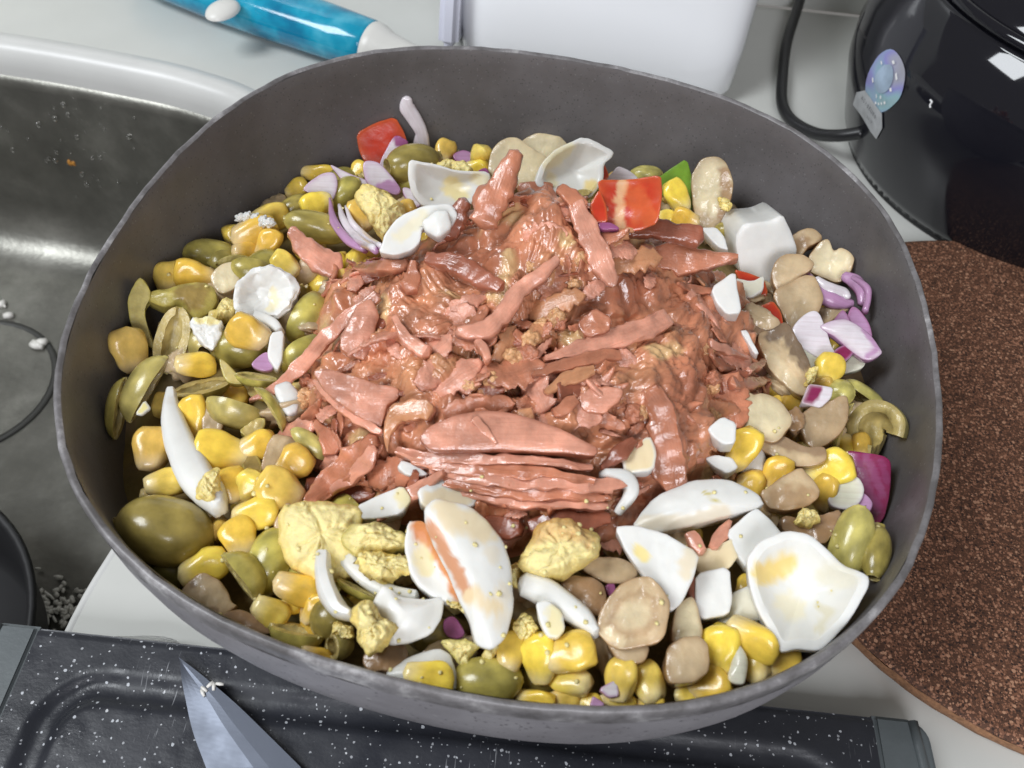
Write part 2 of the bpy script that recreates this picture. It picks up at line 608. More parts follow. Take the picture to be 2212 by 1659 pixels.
def rrect(x, y, x0, x1, y0, y1, r):
    """signed distance to a rounded rectangle"""
    cx, cy, hx, hy = (x0 + x1) / 2, (y0 + y1) / 2, (x1 - x0) / 2 - r, (y1 - y0) / 2 - r
    dx, dy = abs(x - cx) - hx, abs(y - cy) - hy
    return math.hypot(max(dx, 0), max(dy, 0)) + min(max(dx, dy), 0) - r


nx, ny = 220, 150
V, F = [], []
for j in range(ny + 1):
    for i in range(nx + 1):
        x = BX0 + (BX1 - BX0) * i / nx
        y = BY0 + (BY1 - BY0) * j / ny
        d = rrect(x, y, BX0 + .012, BX1 - .012, BY0 + .015, BY1 - .0155, .014)
        g = math.exp(-(d / .0036) ** 4) if abs(d) < .02 else 0
        e = BY1 - y
        z = BZ - .0019 * g - (.0012 * (1 - e / .0012) ** 2 if e < .0012 else 0)
        z += noise.noise(Vector((x * 260, y * 260, 3))) * .00012
        V.append((x, y, z))
for j in range(ny):
    for i in range(nx):
        a = j * (nx + 1) + i
        F.append((a, a + 1, a + nx + 2, a + nx + 1))
n0 = len(V)
top = [ny * (nx + 1) + i for i in range(nx + 1)]
for i in range(nx + 1): V.append((BX0 + (BX1 - BX0) * i / nx, BY1, .0005))
for i in range(nx): F.append((top[i + 1], top[i], n0 + i, n0 + i + 1))
me = mesh('board_slab', V, F, M['board'])
o = put('slab', me)
o.parent = board
o.matrix_parent_inverse = Matrix.Translation(-board.location)
for sx, x0, x1 in ((-1, BX0 - .017, BX0), (1, BX1, BX1 + .0165)):
    bm = bmesh.new()
    # end cap outline with one rounded outer corner
    xo, xi = (x0, x1) if sx < 0 else (x1, x0)
    pts = [(xi, BY1 + .0003), (xo - sx * .006, BY1 + .0003)]
    for k in range(1, 7):
        a = math.pi / 2 * k / 6
        pts.append((xo - sx * .006 + sx * .006 * math.sin(a), BY1 - .006 + .006 * math.cos(a)))
    pts += [(xo + sx * .004, BY0), (xi, BY0)]
    lo = [bm.verts.new((x, y, .0002)) for x, y in pts]
    hi = [bm.verts.new((x, y, BZ + .0006)) for x, y in pts]
    bm.faces.new(lo)
    tp = bm.faces.new(hi)
    for k in range(len(pts)):
        bm.faces.new((lo[k], lo[(k + 1) % len(pts)], hi[(k + 1) % len(pts)], hi[k]))
    bmesh.ops.recalc_face_normals(bm, faces=bm.faces)
    bmesh.ops.bevel(bm, geom=[e for e in bm.edges if all(v.co.z > .005 for v in e.verts)], offset=.0012, segments=3, affect='EDGES')
    me = bpy.data.meshes.new('end_grip')
    bm.to_mesh(me)
    bm.free()
    me.materials.append(M['rubber'])
    o = put('end_grip', me)
    o.parent = board
    o.matrix_parent_inverse = Matrix.Translation(-board.location)
    # raised pale ridge along the grip
    xr = (xi + xo) / 2 + sx * .0035
    V, F = tube([(xr, BY1 - .0005, BZ + .0002), (xr + sx * .003, BY1 - .05, BZ + .0002), (xr + sx * .012, BY0, BZ + .0002)], .0017, 8)
    r_ = put('ridge', mesh('ridge', V, F, M['rubber']))
    r_.parent = o
# puddles of water on the board
for k, (px, r0, lab) in enumerate((((300, 1405), .009, 'thin puddle of water in the corner of the board groove'), )):
    c0 = bp(px, BZ)
    V = [(c0.x, c0.y, BZ + .0011 - (.0024 if k == 0 else 0))]
    nn = 40
    for q, (kr, kz) in enumerate(((.6, .0010), (.9, .0006), (1., .0001))):
        for j in range(nn):
            a = 6.2832 * j / nn
            rr = r0 * kr * (1 + .45 * noise.noise(Vector((math.cos(a) * 1.3, math.sin(a) * 1.3, k * 7.))) + .2 * math.cos(2 * a + k))
            V.append((c0.x + rr * 1.6 * math.cos(a), c0.y + rr * .6 * math.sin(a), BZ + kz - (.0024 if k == 0 else 0)))
    F = [(0, 1 + j, 1 + (j + 1) % nn) for j in range(nn)]
    for q in range(2):
        for j in range(nn):
            F.append((1 + q * nn + j, 1 + (q + 1) * nn + j, 1 + (q + 1) * nn + (j + 1) % nn, 1 + q * nn + (j + 1) % nn))
    tag(put('water_puddle', mesh('water_puddle', V, F, M['water'])), lab, 'puddle')

# ------------------------------------------------------------------ knife on the board
KZ = BZ + .0020
kp = lambda x, y: bp((x, y), KZ)
tip, ea, eb = kp(388, 1425), kp(445, 1659), kp(650, 1659)
dirv = ((ea + eb) / 2 - tip)
knife = empty('kitchen_knife', (tip.x, tip.y, BZ))
tag(knife, 'steel kitchen knife blade pointing away on the cutting board', 'knife')
edgeL = [(388, 1425), (391, 1462), (401, 1515), (416, 1580), (445, 1659)]
edgeR = [(389, 1424), (430, 1455), (500, 1513), (560, 1570), (650, 1659)]
LP = smooth_line([kp(*p) for p in edgeL], 6)
RP = smooth_line([kp(*p) for p in edgeR], 6)
ext = [.25, .6, 1.0, 1.6]
dl, drr = LP[-1] - LP[-4], RP[-1] - RP[-4]
for e in ext:
    LP.append(LP[24] + Vector((.0105, -.032, 0)) * e * 1.0)
    RP.append(RP[24] + Vector((.020, -.030, 0)) * e * .95)
V, F = [], []
for a, b_ in zip(LP, RP):
    n_ = 7
    for j in range(n_):
        t = j / (n_ - 1)
        p = a.lerp(b_, t)
        thick = .0003 + .0018 * min(1, t / .55)
        V.append((p.x, p.y, BZ + .0012 + thick))
    V.append((b_.x, b_.y, BZ + .0006))
    V.append((a.x, a.y, BZ + .0006))
nr_ = 9
for i in range(len(LP) - 1):
    for j in range(nr_):
        k = (j + 1) % nr_
        F.append((i * nr_ + j, (i + 1) * nr_ + j, (i + 1) * nr_ + k, i * nr_ + k))
F.append(tuple(range(nr_)))
F.append(tuple((len(LP) - 1) * nr_ + j for j in range(nr_))[::-1])
me = fixn(mesh('blade', V, F, M['steel'], smooth=False))
o = put('blade', me)
o.parent = knife
o.matrix_parent_inverse = Matrix.Translation(-knife.location)
hd = (LP[-1] + RP[-1]) / 2
V, F = tube([hd + Vector((-.004, .006, .002)), hd + Vector((.01, -.03, .006)), hd + Vector((.045, -.11, .008))], .011, 12)
o = put('handle', mesh('handle', V, F, M['black_matte']))
o.parent = knife
o.matrix_parent_inverse = Matrix.Translation(-knife.location)
for px, s, lab in (((452, 1492), .0016, 'pale food speck near the knife tip'),):
    V, F = [], []
    c0 = bp(px, BZ + .0034)
    for k in range(5): blob(c0 + Vector((rnd.gauss(0, s * .8), rnd.gauss(0, s), 0)), (s, s * .35), (rnd.uniform(-1, 1), rnd.uniform(-1, 1), 0))
    tag(put('food_speck', mesh('food_speck', V, F, M['rice'] if s > .001 else M['water'])), lab, 'speck')

# ------------------------------------------------------------------ round cork trivet
cork = empty('cork_trivet', (.202, .018, 0))
tag(cork, 'round dark brown cork trivet lying right of the bowl', 'trivet')
RC = .1165
V, F = lathe([(.0001, .0072), (RC * .5, .0072), (RC - .003, .0072), (RC - .001, .0066), (RC - .0003, .0058)], 128)
put('top_face', fixn(mesh('top_face', V, F, M['cork'])), cork)
prof = [(RC - .0003, .0058), (RC, .004), (RC - .0005, .0012), (RC - .002, .0003)]
V, F = lathe(prof, 160)
V = [Vector(v) + Vector((v[0], v[1], 0)).normalized() * (noise.noise(Vector(v) * 350) * .0006) for v in V]
put('side_face', mesh('side_face', V, [f for f in F if len(f) == 4], M['cork_side']), cork)

# ------------------------------------------------------------------ black appliance
AX, AY = .247, .207
cook = empty('black_cooker', (AX, AY, 0))
tag(cook, 'glossy black round electric cooker with hologram sticker', 'cooker')
V, F = lathe([(.0001, .002), (.086, .002), (.0895, .003), (.0925, .009), (.0965, .022), (.1010, .038), (.1020, .052), (.0995, .068), (.0945, .080), (.0895, .0885), (.0885, .0895)], 128)
put('body', fixn(mesh('body', V, F, M['black_gloss'])), cook)
V, F = lathe([(.0875, .0885), (.0865, .0895), (.0865, .0915), (.0885, .0925), (.0888, .0945), (.0875, .0962), (.0852, .0965), (.0845, .0955)], 128)
put('lid_ring', mesh('lid_ring', V, [f for f in F if len(f) == 4], M['black_gloss']), cook)
V, F = lathe([(.0845, .0952), (.0838, .0945), (.0828, .0965), (.080, .100), (.065, .108), (.04, .113), (.0001, .115)], 128)
put('lid', fixn(mesh('lid', V, [f for f in F if len(f) == 4 or True], M['black_gloss'])), cook)
V, F = lathe([(.0001, .115), (.012, .115), (.011, .122), (.016, .128), (.014, .132), (.0001, .133)], 40)
put('lid_knob', fixn(mesh('lid_knob', V, F, M['black_matte'])), cook)
V, F = lathe([(.085, .0), (.0885, .0008), (.088, .0028), (.083, .003)], 96)
put('base_ring', mesh('base_ring', V, [f for f in F if len(f) == 4], M['black_matte']), cook)


def on_body(px):
    """where the line of sight meets the cooker's side"""
    d = ray(px)
    prof = [(.003, .0895), (.009, .0925), (.022, .0965), (.038, .1010), (.052, .1020), (.068, .0995), (.080, .0945), (.0885, .0895)]
    t = .2
    while t < .7:
        p = CAM + d * t
        r_ = math.hypot(p.x - AX, p.y - AY)
        if .003 < p.z < .0885 and r_ < np.interp(p.z, [q[0] for q in prof], [q[1] for q in prof]):
            return p
        t += .0005
    return None


Z2 = lambda pts: [(2600 / 1.47559 + x * 664 / 2212 / 1.47559, y * 664 / 2212 / 1.47559) for x, y in pts]


def decal(name, pts, mat_, off, parent=None, label=None, sub=3, smooth_outline=True):
    P = [on_body(p) for p in pts]
    P = [p for p in P if p is not None]
    if len(P) < 3: return None
    c0 = sum(P, Vector()) / len(P)
    nrm = Vector((c0.x - AX, c0.y - AY, .0)).normalized()
    if smooth_outline: P = smooth_line(P, sub, True)
    n_ = len(P)
    V, F = [], []
    for k, s in enumerate((1, .8, .6, .4, .2)):
        for p in P:
            q = c0.lerp(p, s)
            rr = Vector((q.x - AX, q.y - AY, 0))
            prof = [(.003, .0895), (.009, .0925), (.022, .0965), (.038, .1010), (.052, .1020), (.068, .0995), (.080, .0945), (.0885, .0895)]
            rad = np.interp(q.z, [a[0] for a in prof], [a[1] for a in prof]) + off
            w_ = rr.normalized() * rad
            V.append((w_.x, w_.y, q.z))
        if k:
            for j in range(n_):
                F.append(((k - 1) * n_ + j, (k - 1) * n_ + (j + 1) % n_, k * n_ + (j + 1) % n_, k * n_ + j))
    F.append(tuple(4 * n_ + j for j in range(n_)))
    o = put(name, fixn(mesh(name, V, F, mat_)), cook if parent is None else parent)
    if label: o['label'] = label
    return o


st = decal('sticker', Z2([(800, 520), (900, 590), (955, 740), (945, 900), (900, 1040), (820, 1130), (720, 1190), (600, 1180), (545, 1000), (545, 880), (590, 740), (680, 590)]), M['foil'], .0004, label='oval rainbow hologram sticker')
if st:
    decal('tail', Z2([(540, 960), (600, 1040), (660, 1130), (715, 1205), (722, 1360), (655, 1475), (600, 1400), (500, 1230), (408, 1110), (450, 980)]), M['foil_grey'], .0006, st, smooth_outline=False)
    decal('disc', Z2([(745, 690), (820, 690), (845, 780), (830, 880), (770, 970), (690, 985), (650, 900), (655, 800), (700, 730)]), M['foil_disc'], .0008, st)
    # small printed marks round the disc
    for (x, y, w_, h_) in ((722, 665, 9, 20), (850, 660, 16, 22), (880, 810, 12, 42), (632, 850, 9, 30), (820, 950, 12, 22), (668, 1018, 8, 24), (712, 1030, 7, 20),
                           (660, 1092, 10, 16), (690, 1100, 9, 16), (722, 1098, 10, 16), (755, 1088, 12, 18)):
        decal('mark', Z2([(x - w_, y - h_ * .6), (x + w_ * .4, y - h_), (x + w_, y + h_ * .6), (x - w_ * .4, y + h_)]), M['ink_white'], .0010, st, smooth_outline=False)
    # serial number running down the tail
    for txt, (x0, y0), (x1, y1), hgt in (('KS10EU86', (520, 1030), (672, 1250), 44), ('0610', (575, 1235), (632, 1300), 36)):
        for k, ch in enumerate(txt):
            t = (k + .5) / len(txt)
            c0 = on_body(Z2([(x0 + (x1 - x0) * t, y0 + (y1 - y0) * t)])[0])
            a0 = on_body(Z2([(x0, y0)])[0])
            a1 = on_body(Z2([(x1, y1)])[0])
            if not (c0 and a0 and a1): continue
            ex = (a1 - a0)
            wch = ex.length / len(txt)
            ex.normalize()
            nn = Vector((c0.x - AX, c0.y - AY, 0)).normalized()
            ey = nn.cross(ex).normalized()
            cu = bpy.data.curves.new('glyph', 'FONT')
            cu.body = ch
            cu.size = wch * 1.35
            cu.align_x = 'CENTER'
            cu.align_y = 'CENTER'
            to = bpy.data.objects.new('tmp', cu)
            COL.objects.link(to)
            dg = bpy.context.evaluated_depsgraph_get()
            gm = bpy.data.meshes.new_from_object(to.evaluated_get(dg))
            bpy.data.objects.remove(to)
            gm.materials.clear()
            gm.materials.append(M['ink'])
            go = put('glyph', gm, st)
            mm = Matrix((ex, ey, nn)).transposed().to_4x4()
            mm.translation = c0 + nn * .0016
            go.matrix_parent_inverse = Matrix()
            go.matrix_basis = cook.matrix_world.inverted() @ Matrix.Translation((0, 0, 0)) @ mm if False else Matrix.Translation(-Vector((AX, AY, 0))) @ mm

# power cord
cp = [(1742, -60), (1728, 0), (1700, 90), (1690, 170), (1690, 225), (1712, 262), (1760, 288), (1810, 293), (1866, 286)]
cz = [.012, .010, .008, .006, .005, .006, .010, .016, .022]
V, F = tube([bp(p, z) for p, z in zip(cp, cz)], .0030, 12)
tag(put('power_cord', mesh('power_cord', V, F, M['cord'])), 'black power cord looping from the cooker across the counter', 'cord')
# white fibre stuck on the cooker
q = [on_body(p) for p in Z2([(1222, 1058), (1240, 1080), (1222, 1110), (1224, 1142)])]
if all(q):
    V, F = tube([p + Vector((p.x - AX, p.y - AY, 0)).normalized() * .0004 for p in q], .0004, 6)
    tag(put('lint_thread', mesh('lint_thread', V, F, M['ink_white'])), 'tiny white thread stuck to the black cooker', 'lint')

# ------------------------------------------------------------------ white glazed canister behind the bowl
jar = empty('white_canister', (.028, .262, 0))
tag(jar, 'glossy white rounded canister with lilac side behind the bowl', 'canister')


def jar_ring(z, hx, hy, e=7, n=72, cx=0, cy=0):
    out = []
    for j in range(n):
        a = 6.283185 * j / n
        c, s = math.cos(a), math.sin(a)
        out.append(Vector((cx + hx * math.copysign(abs(c) ** (2 / e), c), cy + hy * math.copysign(abs(s) ** (2 / e), s), z)))
    return out


rings = [jar_ring(z, hx, hy, cy=z * .42) for z, hx, hy in ((.001, .064, .034), (.003, .068, .038), (.008, .0715, .0405), (.026, .074, .042), (.05, .076, .043), (.085, .077, .044), (.12, .076, .043), (.126, .073, .040), (.128, .06, .03))]
V, F = loft(rings)
put('body', fixn(mesh('body', V, F, M['white_gloss'])), jar)
bm = bmesh.new()
bmesh.ops.create_cube(bm, size=1)
bmesh.ops.scale(bm, vec=(.010, .082, .124), verts=bm.verts)
bmesh.ops.bevel(bm, geom=bm.edges[:], offset=.003, segments=3, affect='EDGES')
me = bpy.data.meshes.new('side_panel')
bm.to_mesh(me)
bm.free()
me.materials.append(M['lilac_white'])
sp = put('side_panel', me, jar)
sp.location = (-.0775, .020, .063)
sp.rotation_euler = (-math.atan(.42), 0, 0)
sp['label'] = 'flat lilac-white side panel'

# ------------------------------------------------------------------ blue dish brush handle lying behind the sink
a_, b_ = bp((390, -45), .014), bp((803, 100), .013)
ax_ = (b_ - a_)
brush = empty('dish_brush', tuple(a_))
tag(brush, 'translucent blue dish brush with white button and white neck', 'brush')
d_ = ax_.normalized()
ld = ax_.length


def bring(t, rx, rz, n=32):
    s_ = d_.cross(Vector((0, 0, 1))).normalized()
    u_ = s_.cross(d_)
    return [d_ * (ld * t) + s_ * (rx * math.cos(6.2832 * j / n)) + u_ * (rz * math.sin(6.2832 * j / n)) for j in range(n)]


V, F = loft([bring(t, rx, rz) for t, rx, rz in ((-.30, .006, .006), (-.27, .011, .010), (-.1, .0145, .013), (.2, .0165, .0135), (.5, .0165, .0135), (.8, .0150, .0130), (.985, .0138, .0125), (1.0, .0130, .0118))])
put('handle', fixn(mesh('handle', V, F, M['blue'])), brush)
V, F = loft([bring(t, rx, rz) for t, rx, rz in ((.985, .0126, .0115), (1.0, .0135, .0122), (1.03, .0130, .0118), (1.08, .0105, .0095), (1.2, .008, .0075), (1.5, .007, .0065), (1.52, .005, .005))])
put('neck', fixn(mesh('neck', V, F, M['white_matte'])), brush)
u_ = Vector((0, 0, 1))
s_ = d_.cross(u_).normalized()
q = bp((480, 16), .0255) - a_
V, F = [], []
for i in range(0, 7):
    ph = math.pi / 2 * i / 6
    r_, h_ = math.cos(ph), math.sin(ph)
    for j in range(28):
        t = 6.2832 * j / 28
        V.append(q + d_ * (.0075 * r_ * math.cos(t)) + s_ * (.0105 * r_ * math.sin(t)) + u_ * (.004 * h_ - .002))
for i in range(6):
    for j in range(28):
        F.append((i * 28 + j, i * 28 + (j + 1) % 28, (i + 1) * 28 + (j + 1) % 28, (i + 1) * 28 + j))
put('button', fixn(mesh('button', V, F, M['white_matte'])), brush)
# ------------------------------------------------------------------ the heap of salad in the bowl
EDGE = [(-180, 56), (-160, 56), (-138, 60), (-125, 63), (-91, 69), (-72, 70), (-48, 66), (-31, 62), (-12, 61), (5, 57), (23, 55), (50, 50), (77, 43), (105, 39), (132, 41), (155, 46), (180, 56)]
_ea, _ez = [e[0] for e in EDGE], [e[1] / 1000 for e in EDGE]


def bed(x, y):
    r_ = math.hypot(x, y)
    th = math.atan2(y, x)
    rho = r_ / (rim_r(th) * .95)
    e = float(np.interp(math.degrees(th), _ea, _ez))
    return e * rho ** 2 + .070 * (1 - rho ** 2)


# footprint of the tuna mound as a polar outline round its centre (mm)
TC = Vector((.003, -.026, 0))
_to = [(76, 0), (76, 18), (76, 48), (56, 66), (14, 70), (-14, 68), (-42, 54), (-64, 36), (-66, 12), (-66, -6), (-60, -22), (-46, -38), (-24, -46), (6, -52), (30, -46), (52, -34), (66, -14)]
_ta = sorted((math.atan2(b_, a_), math.hypot(a_, b_) / 1000) for a_, b_ in _to)
_tth = [_ta[-1][0] - 2 * math.pi] + [t[0] for t in _ta] + [_ta[0][0] + 2 * math.pi]
_trr = [_ta[-1][1]] + [t[1] for t in _ta] + [_ta[0][1]]


def mound_q(x, y):
    dx, dy = x - TC.x, y - TC.y
    th = math.atan2(dy, dx)
    return math.hypot(dx, dy) / float(np.interp(th, _tth, _trr))


def mound(x, y):
    q = mound_q(x, y)
    if q >= 1: return -1
    # the crest leans to the back of the bowl
    pk = math.exp(-(((x - .007) / .040) ** 2 + ((y - .014) / .024) ** 2))
    return bed(x, y) - .004 + .0290 * (1 - q ** 3.2) + .024 * pk * (1 - q ** 2)


def field(x, y):
    return max(bed(x, y), mound(x, y))


_wz, _wk = [a[1] for a in PI_[::-1]], [a[0] for a in PI_[::-1]]


def wall_r(z, th):
    return float(np.interp(z, _wz, _wk)) * rim_r(th)


def hit(p, lift=0, f=field):
    d = ray(p)
    t = (.150 - CAM.z) / d.z
    while True:
        q = CAM + d * t
        if q.z <= f(q.x, q.y) + lift or q.z < .02:
            return q
        if q.z < .084 and d.x * q.x + d.y * q.y > 0 and math.hypot(q.x, q.y) > wall_r(q.z, math.atan2(q.y, q.x)) - .004:
            return q
        t += .0004


REG = {'A': (0, 0), 'B': (1000, 0), 'C': (2164, 0), 'D': (0, 800), 'E': (1000, 800), 'F': (2164, 800), 'G': (0, 1623), 'H': (1000, 1623), 'I': (2164, 1623)}
ZS = 1100 / 2212 / 1.47559


def Z(r, p):
    if r == '.': return p
    o = REG[r]
    return (o[0] / 1.47559 + p[0] * ZS, o[1] / 1.47559 + p[1] * ZS)


def zscale(r):
    return 1. if r == '.' else ZS


def basis(P):
    v = (CAM - P).normalized()
    X = (RT - v * RT.dot(v)).normalized()
    return X, v.cross(X), v


FM = {
    'corn': food('corn_skin', .22, .25, (1., .75, .25), .0020, .12, 5, .0006, .16, 3.2, .15, hue=.012, val=.10),
    'olive': food('olive_skin', .25, .15, (.7, .6, .1), .0018, .15, 9, .0006, .25, 3.5, .2, hue=.012, val=.18),
    'olive_flesh': food('olive_flesh', .34, .2, (.8, .6, .2), .0020, .4, 14, .0008, .2, 5, .25, hue=.012, val=.14),
    'egg': food('egg_white', .36, .55, (1., .9, .8), .0035, .2, 220, .0006, .05, 120, .05, val=.03),
    'yolk': food('egg_yolk', .62, .22, (1., .7, .25), .0022, .75, 520, .0009, .10, 300, val=.05),
    'mush': food('mushroom_flesh', .32, .28, (1., .7, .45), .0022, .4, 330, .0008, .26, 110, .5, val=.10),
    'onion': food('onion_flesh', .25, .38, (1., .8, .9), .0025, .15, 300, .0003, .08, 150, .3, fibre=(60, 900, .25, .0004), val=.05),
    'pepper': food('pepper_flesh', .22, .15, (1., .3, .1), .0020, .25, 260, .0005, .16, 170, .35, val=.05),
    'tuna': food('tuna_meat', .36, .12, (1., .45, .3), .0015, .4, 260, .0011, .30, 130, 1., fibre=(90, 1300, .22, .0007), val=.10, rvar=.12),
    'mash': food('tuna_mash', .32, .10, (1., .5, .32), .0015, .4, 300, .0012, .28, 110, 1., val=.02, rvar=.10),
    'crumb': food('tuna_crumb', .34, .15, (1., .6, .35), .0015, .6, 9, .0008, .2, 5, .5, val=.08),
    'olive_pad': food('olive_flesh_cut', .34, .2, (.8, .6, .2), .0020, .4, 420, .0008, .2, 260, .25, hue=.01, val=.1),
    'flake': food('tuna_small_flake', .36, .12, (1., .45, .3), .0015, .5, 7, .0008, .25, 3, .55, fibre=(90, 1300, .22, .0007), val=.12),
    'mush_u': food('mushroom_scrap', .32, .2, (1., .7, .45), .0022, .3, 6, .0006, .15, 3, .25, val=.1),
    'fill': food('salad_juices', .7, .0, (1, .6, .3), .001, .5, 300, .0012, .35, 90, .0, val=0),
}
C_ = dict(
    corn=(.88, .60, .085), cornpale=(.82, .62, .22), corntip=(.82, .66, .36),
    olive=(.52, .43, .11), olived=(.42, .345, .085), olivel=(.60, .51, .16), flesh=(.58, .46, .17), fleshd=(.34, .23, .07),
    egg=(.78, .775, .735), eggedge=(.78, .775, .74), eggst=(.80, .66, .42), yolk=(.84, .64, .20), yolkl=(.87, .74, .34), yolkg=(.62, .52, .16),
    mush=(.58, .44, .265), mushl=(.72, .62, .40), musht=(.36, .215, .105), mushb=(.30, .19, .11), mushd=(.13, .085, .055),
    onw=(.72, .66, .69), onl=(.50, .28, .46), onp=(.32, .09, .22), onm=(.25, .018, .085), ong=(.74, .72, .58),
    red=(.52, .035, .010), redl=(.62, .14, .04), redp=(.72, .42, .22), grn=(.16, .30, .025),
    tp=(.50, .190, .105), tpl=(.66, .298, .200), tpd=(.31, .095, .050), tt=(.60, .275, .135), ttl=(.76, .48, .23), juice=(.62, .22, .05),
)


def chaikin(P, it=2):
    for _ in range(it):
        Q = []
        for i in range(len(P)):
            a, b_ = P[i], P[(i + 1) % len(P)]
            Q += [a * .85 + b_ * .15, a * .15 + b_ * .85]
        P = Q
    return P


def resample(P, n):
    P = np.array([(p.x, p.y) for p in P])
    Q = np.vstack([P, P[:1]])
    s = np.r_[0, np.cumsum(np.hypot(*np.diff(Q, axis=0).T))]
    t = np.linspace(0, s[-1], n, endpoint=False)
    return np.c_[np.interp(t, s, Q[:, 0]), np.interp(t, s, Q[:, 1])]


def origin_to(me, P, o):
    me.transform(Matrix.Translation(-P))
    o.location = P


COUNT = {}


def pad(name, cat, label, r, pts, mk, top, edge=None, th=4., dome=0., cup=0., lift=0., w=.4, tilt=(0, 0), nz=(.25, 180), seg=52, sharp=0,
        stains=(), kx=0., ky=0., group=None, parent=None, bot=.7, base=None, er=None, ridge=None):
    """a piece with the given outline, lying tilted on the heap; th / dome / cup / lift in mm"""
    if stains: seg = max(seg, 84)
    th, dome, cup, lift = th / 1000, dome / 1000, cup / 1000, lift / 1000
    pix = [Z(r, p) for p in pts]
    cpx = (sum(p[0] for p in pix) / len(pix), sum(p[1] for p in pix) / len(pix))
    P0 = base if base is not None else hit(cpx, lift)
    X, Y, v = basis(P0)
    n = (v * (1 - w) + Vector((0, 0, 1)) * w).normalized()
    n = Matrix.Rotation(R(tilt[0]), 3, X) @ Matrix.Rotation(R(tilt[1]), 3, Y) @ n
    U = (X - n * X.dot(n)).normalized()
    Wv = n.cross(U)

    def pl(p):
        d = ray(p)
        q = CAM + d * ((P0 - CAM).dot(n) / d.dot(n)) - P0
        return Vector((q.dot(U), q.dot(Wv)))
    o2 = [pl(p) for p in pix]
    o2 = chaikin(o2, 1) if sharp else smooth_line(o2, 5, True)
    O = resample(o2, seg)
    c = O.mean(0)
    O = c + (O - c) * (1.03 if mk == 'tuna' else 1.10)
    dist = np.hypot(*(O - c).T)
    soft = mk in ('yolk',)
    er = (er if er is not None else (1.6 if soft else .5 if mk in ('mush', 'egg') else .4)) / 1000
    rr = min(er, th / 2, dist.min() * .6)
    secs = []                                            # (fraction, inward offset, kind)
    for s in ((.0, .1, .2, .3, .4, .5, .6, .7, .8, .87, .94) if soft or stains else (.0, .2, .4, .58, .74, .87)): secs.append((s, rr, 'top'))
    for k in range(4):
        a = math.pi / 2 * k / 3
        secs.append((1, rr * (1 - math.sin(a)), a))
    secs.append((1, 0, math.pi / 2 + .001))
    for k in range(1, 4):
        a = math.pi / 2 + math.pi / 2 * k / 3
        secs.append((1, rr * (1 - math.sin(a)), a))
    for s in (.85, .55, .2): secs.append((s, rr, 'bot'))
    V, COLS, UVS = [], [], []
    top = np.array(top)
    edge_ = np.array(edge if edge is not None else top)
    sts = []
    for sp, rad, colr, stg in stains:
        sp2 = [pl(Z(r, p)) for p in sp]
        line = []
        for i in range(len(sp2) - 1):
            for k in range(8): line.append(sp2[i].lerp(sp2[i + 1], k / 8))
        line.append(sp2[-1])
        sts.append((np.array([(q.x, q.y) for q in line]), rad * zscale(r) / FPX * (P0 - CAM).length, np.array(colr), stg))
    sd = random.Random(label).uniform(0, 50)
    off = Vector((sd, sd * .7, 3))
    for s, ins, kd in secs:
        for j in range(seg):
            f = max(.02, 1 - ins / max(dist[j], 1e-6)) * (s if s > 0 else .02)
            u, vv = c + (O[j] - c) * f
            f2 = min(1, f)
            shell = -cup * max(0, 1 - (f2 / .84) ** 2)
            if kd == 'top': z = th / 2 + dome * (1 - f2 ** 2) + shell
            elif kd == 'bot': z = -th / 2 - bot * dome * (1 - f2 ** 2) + shell * .8
            elif kd == math.pi / 2 + .001: z = 0
            elif kd < 1.6: z = th / 2 - rr * (1 - math.cos(kd)) + dome * (1 - f2 ** 2)
            else: z = -th / 2 + rr * (1 + math.cos(kd))
            z += kx * u * u + ky * vv * vv
            if ridge: z += ridge[0] / 1000 * math.exp(-((u * math.cos(R(ridge[1])) + vv * math.sin(R(ridge[1])) - ridge[2] / 1000) / (ridge[3] / 1000)) ** 2) * (1 if kd == 'top' else .4)
            p = U * u + Wv * vv + n * z
            q = p * nz[1] + off
            p = p + noise.noise_vector(q) * (nz[0] / 1000) + noise.noise_vector(q * 2.7) * (nz[0] / 2600)
            if soft:
                cr = abs(noise.noise(q * 1.1 + Vector((7, 3, 1))))
                p = p + n * ((-.0010 * max(0, .16 - cr) / .16 + .0006 * noise.noise(q * 4) + .0004 * noise.noise(q * 8)) if kd == 'top' or (kd != 'bot' and kd < 1.6) else 0)
            V.append(p)
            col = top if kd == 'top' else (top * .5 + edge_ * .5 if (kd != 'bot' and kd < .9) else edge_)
            if kd == 'top' and mk in ('mush', 'onion', 'pepper') and f2 > .6: col = col + (edge_ - col) * min(1, (f2 - .6) * 1.9) * .6
            for line, rad, cl, stg in sts:
                dd = np.hypot(line[:, 0] - u, line[:, 1] - vv).min() / rad + noise.noise(Vector((u, vv, 0)) * 500 + off) * .45
                if dd < 1: col = col + (cl - col) * stg * min(1, 2.4 * (1 - dd))
            COLS.append(col)
            UVS.append((u, vv))
    F = []
    ns = len(secs)
    for i in range(ns - 1):
        for j in range(seg):
            F.append((i * seg + j, (i + 1) * seg + j, (i + 1) * seg + (j + 1) % seg, i * seg + (j + 1) % seg))
    F.append(tuple(range(seg)))
    F.append(tuple((ns - 1) * seg + j for j in range(seg))[::-1])
    me = fixn(mesh(name, V, F, FM[mk], cols=COLS, uvs=UVS))
    if not soft: me.set_sharp_from_angle(angle=R(42))
    o = put(name, me)
    o.location = P0
    if parent:
        o.parent = parent
        o.matrix_parent_inverse = Matrix.Translation(-parent.location)
        if label: o['label'] = label
    else:
        tag(o, label, cat, group)
    o['n_'] = 0
    del o['n_']
    return o


